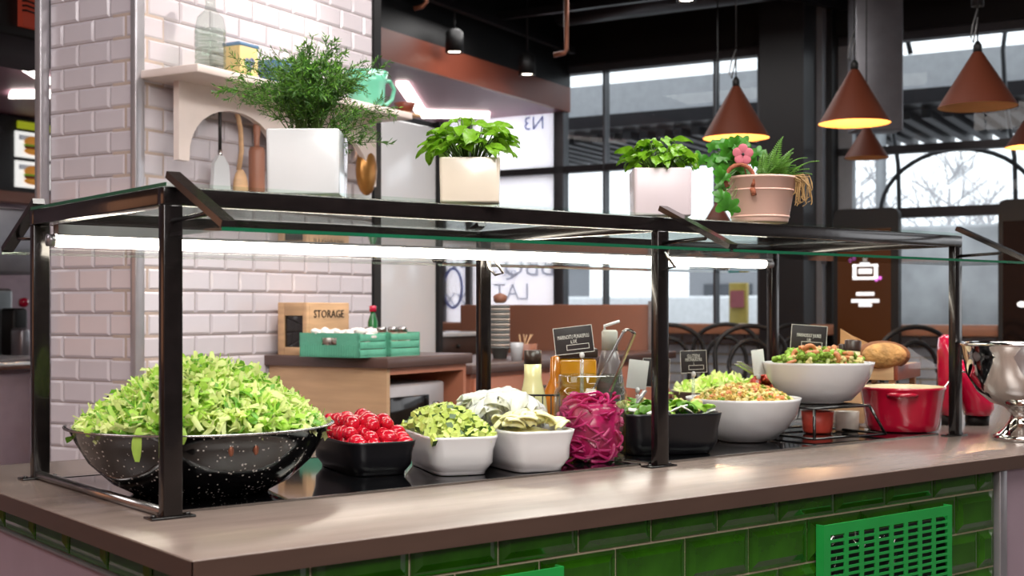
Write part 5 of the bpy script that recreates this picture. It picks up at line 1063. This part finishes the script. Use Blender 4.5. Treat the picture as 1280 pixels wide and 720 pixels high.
pb2 = potbox('basil_plant', 'leafy basil in a grey white square pot, right of the two basil plants', 825, 2.96, 'greypot', .13, .106)
bushy(pb2, .106, 72, .064, .07, .044, 0, 32)
p = at(950, 3.16, GT); pk = thing('planter_bucket', 'pale pink bucket planter with a rope handle, ivy and ferns', 'plant', p, TH-PI/2)
m = MB(); m.lathe([(.066, 0), (.068, .003), (.086, .104), (.089, .105), (.089, .110), (.083, .110), (.08, .1), (.062, .01), (.001, .008)], 44)
for z in (.012, .075): r_ = .068+.018*z/.104; m.lathe([(r_+.001, z), (r_+.0016, z+.002), (r_+.001, z+.004)], 44)
m.build('pot', 'pinkpot', pk); m = MB(); m.lathe([(.001, .096), (.079, .094)], 30); m.build('soil', 'soil', pk)
m = MB(); m.tube([(-.062+.034*math.cos(a), -.055-.02*math.sin(a)*0-.02, .098+.036*math.sin(a)) for a in [-.5+i*(PI+1.0)/12 for i in range(13)]], .0052, 8); m.build('rope_handle', 'rope', pk)
m = MB(); m.tube([(-.088, -.03, .1), (-.094, -.02, .085), (-.088, -.03, .07), (-.092, -.028, .055)], .005, 8); m.tube([(-.034, -.082, .078), (-.03, -.083, .06)], .0065, 8); m.build('rope_knot', 'rope', pk)
def lobed(r_, mk, nm, k=5):
    m = MB(); n = 30; vs = [(0, 0, .002)]
    for i in range(n): a_ = 2*PI*i/n; q = r_*(.62+.38*abs(math.cos(a_*k/2))**1.5)*(1 if abs(a_-PI*1.5) > .35 else .55); vs.append((q*math.cos(a_), q*math.sin(a_)+r_*.4, -.12*q*q/r_+.001*math.sin(5*a_)))
    m.add(vs, [(0, 1+i, 1+(i+1) % n) for i in range(n)], 0, True); return m.build(nm, mk)
rnd = random.Random(41); iv = [lobed(.02+.003*i, 'ivy', 'ivy_leaf') for i in range(3)]; s_ = MB(); i = 0
for (cx, cz, sx, sz, n) in ((-.075, .145, .055, .05, 30), (-.10, .05, .02, .05, 5), (-.04, .16, .03, .03, 8)):
    for _ in range(n):
        q = Vector((cx+rnd.gauss(0, .45)*sx, rnd.uniform(-.06, .03), cz+rnd.gauss(0, .5)*sz)); q.y = min(q.y, .03)
        if cz < .1: q.y = -.09
        b0 = Vector((-.03, 0, .1)); s_.tube([b0, b0.lerp(q, .5)+Vector((0, 0, .025)), q], .0009, 4); E_ = Euler((rnd.uniform(.7, 1.7), rnd.uniform(-.5, .5), rnd.uniform(-.6, .6)))
        if i < 3: o = iv[i]; o.parent = pk; o.location = q; o.rotation_euler = E_
        else: inst(iv[i % 3], 'ivy_leaf', pk, q, E_, rnd.uniform(.8, 1.15))
        i += 1
s_.build('ivy_stems', 'stem', pk)
def frond(L_, n, mk, nm):
    m = MB(); ax = [Vector((0, L_*u, .35*L_*math.sin(u*PI*.8)*.6)) for u in [i/n for i in range(n+1)]]; m.tube(ax, .0009, 4)
    for i in range(1, n):
        u = i/n; w0 = L_*.26*math.sin(PI*min(1, u*.8+.2))**.8*(1-u*.5)
        for sgn in (-1, 1):
            a_ = ax[i]; tip = a_+Vector((sgn*w0, L_*.05, -.15*w0)); hw = L_/n*.42; md = a_.lerp(tip, .5)
            m.add([a_, md+Vector((0, hw, .001)), tip, md-Vector((0, hw, -.001))], [(0,1,2,3)], 0, False)
    return m.build(nm, mk)
fr = [frond(.075, 18, 'fernl', 'fern_frond'), frond(.06, 15, 'fernl', 'fern_frond')]
for i in range(64):
    a_ = rnd.uniform(-1.3, 1.7); b0 = Vector((.025+rnd.uniform(-.02, .03), rnd.uniform(-.03, .03), .1)); E_ = Euler((rnd.uniform(.0, 1.25), 0, a_-PI/2), 'XYZ')
    if i == 2: E_ = Euler((.35, 0, -PI/2)); b0 = Vector((.05, -.01, .125))
    if i == 3: E_ = Euler((1.45, .1, -.2)); b0 = Vector((.0, -.02, .12))
    if i == 4: E_ = Euler((1.3, .2, -.9)); b0 = Vector((.03, -.02, .12))
    if i < 2: o = fr[i]; o.parent = pk; o.location = b0; o.rotation_euler = E_
    else: inst(fr[i % 2], 'fern_frond', pk, b0, E_, rnd.uniform(.8, 1.3))
m = MB()
for i in range(46):
    a = Vector((.07+rnd.uniform(-.012, .015), rnd.uniform(-.05, .0), .11)); q = a + Vector((rnd.uniform(.005, .04), rnd.uniform(-.02, .0), rnd.uniform(-.07, -.01))); m.tube([a, a.lerp(q, .5)+Vector((.012, 0, .012)), q, q+Vector((rnd.uniform(-.01, .01), 0, -.006))], .0012, 4)
tag(m.build('dry_stalks', 'drystem', pk), 'dry brown hanging stalks', kind='stuff')
m = MB()
for k in range(5): a_ = 2*PI*k/5+.3; m.ball((.014*math.cos(a_), 0, .014*math.sin(a_)), 1, 12, 6, sc_=(.012, .0025, .012))
o = m.build('felt_flower', 'flower', pk, (-.055, -.075, .158)); m = MB(); m.ball((0, -.003, 0), .0035, 8, 5); m.build('flower_centre', 'ink', o)
m = MB(); m.tube([(-.055, -.07, .15), (-.04, -.05, .1)], .0015, 5); m.build('flower_stalk', 'rope', pk)
for o in bpy.data.objects:                                  # tidy datablock names
    if o.type == 'MESH' and o.data.users == 1: o.data.name = o.name
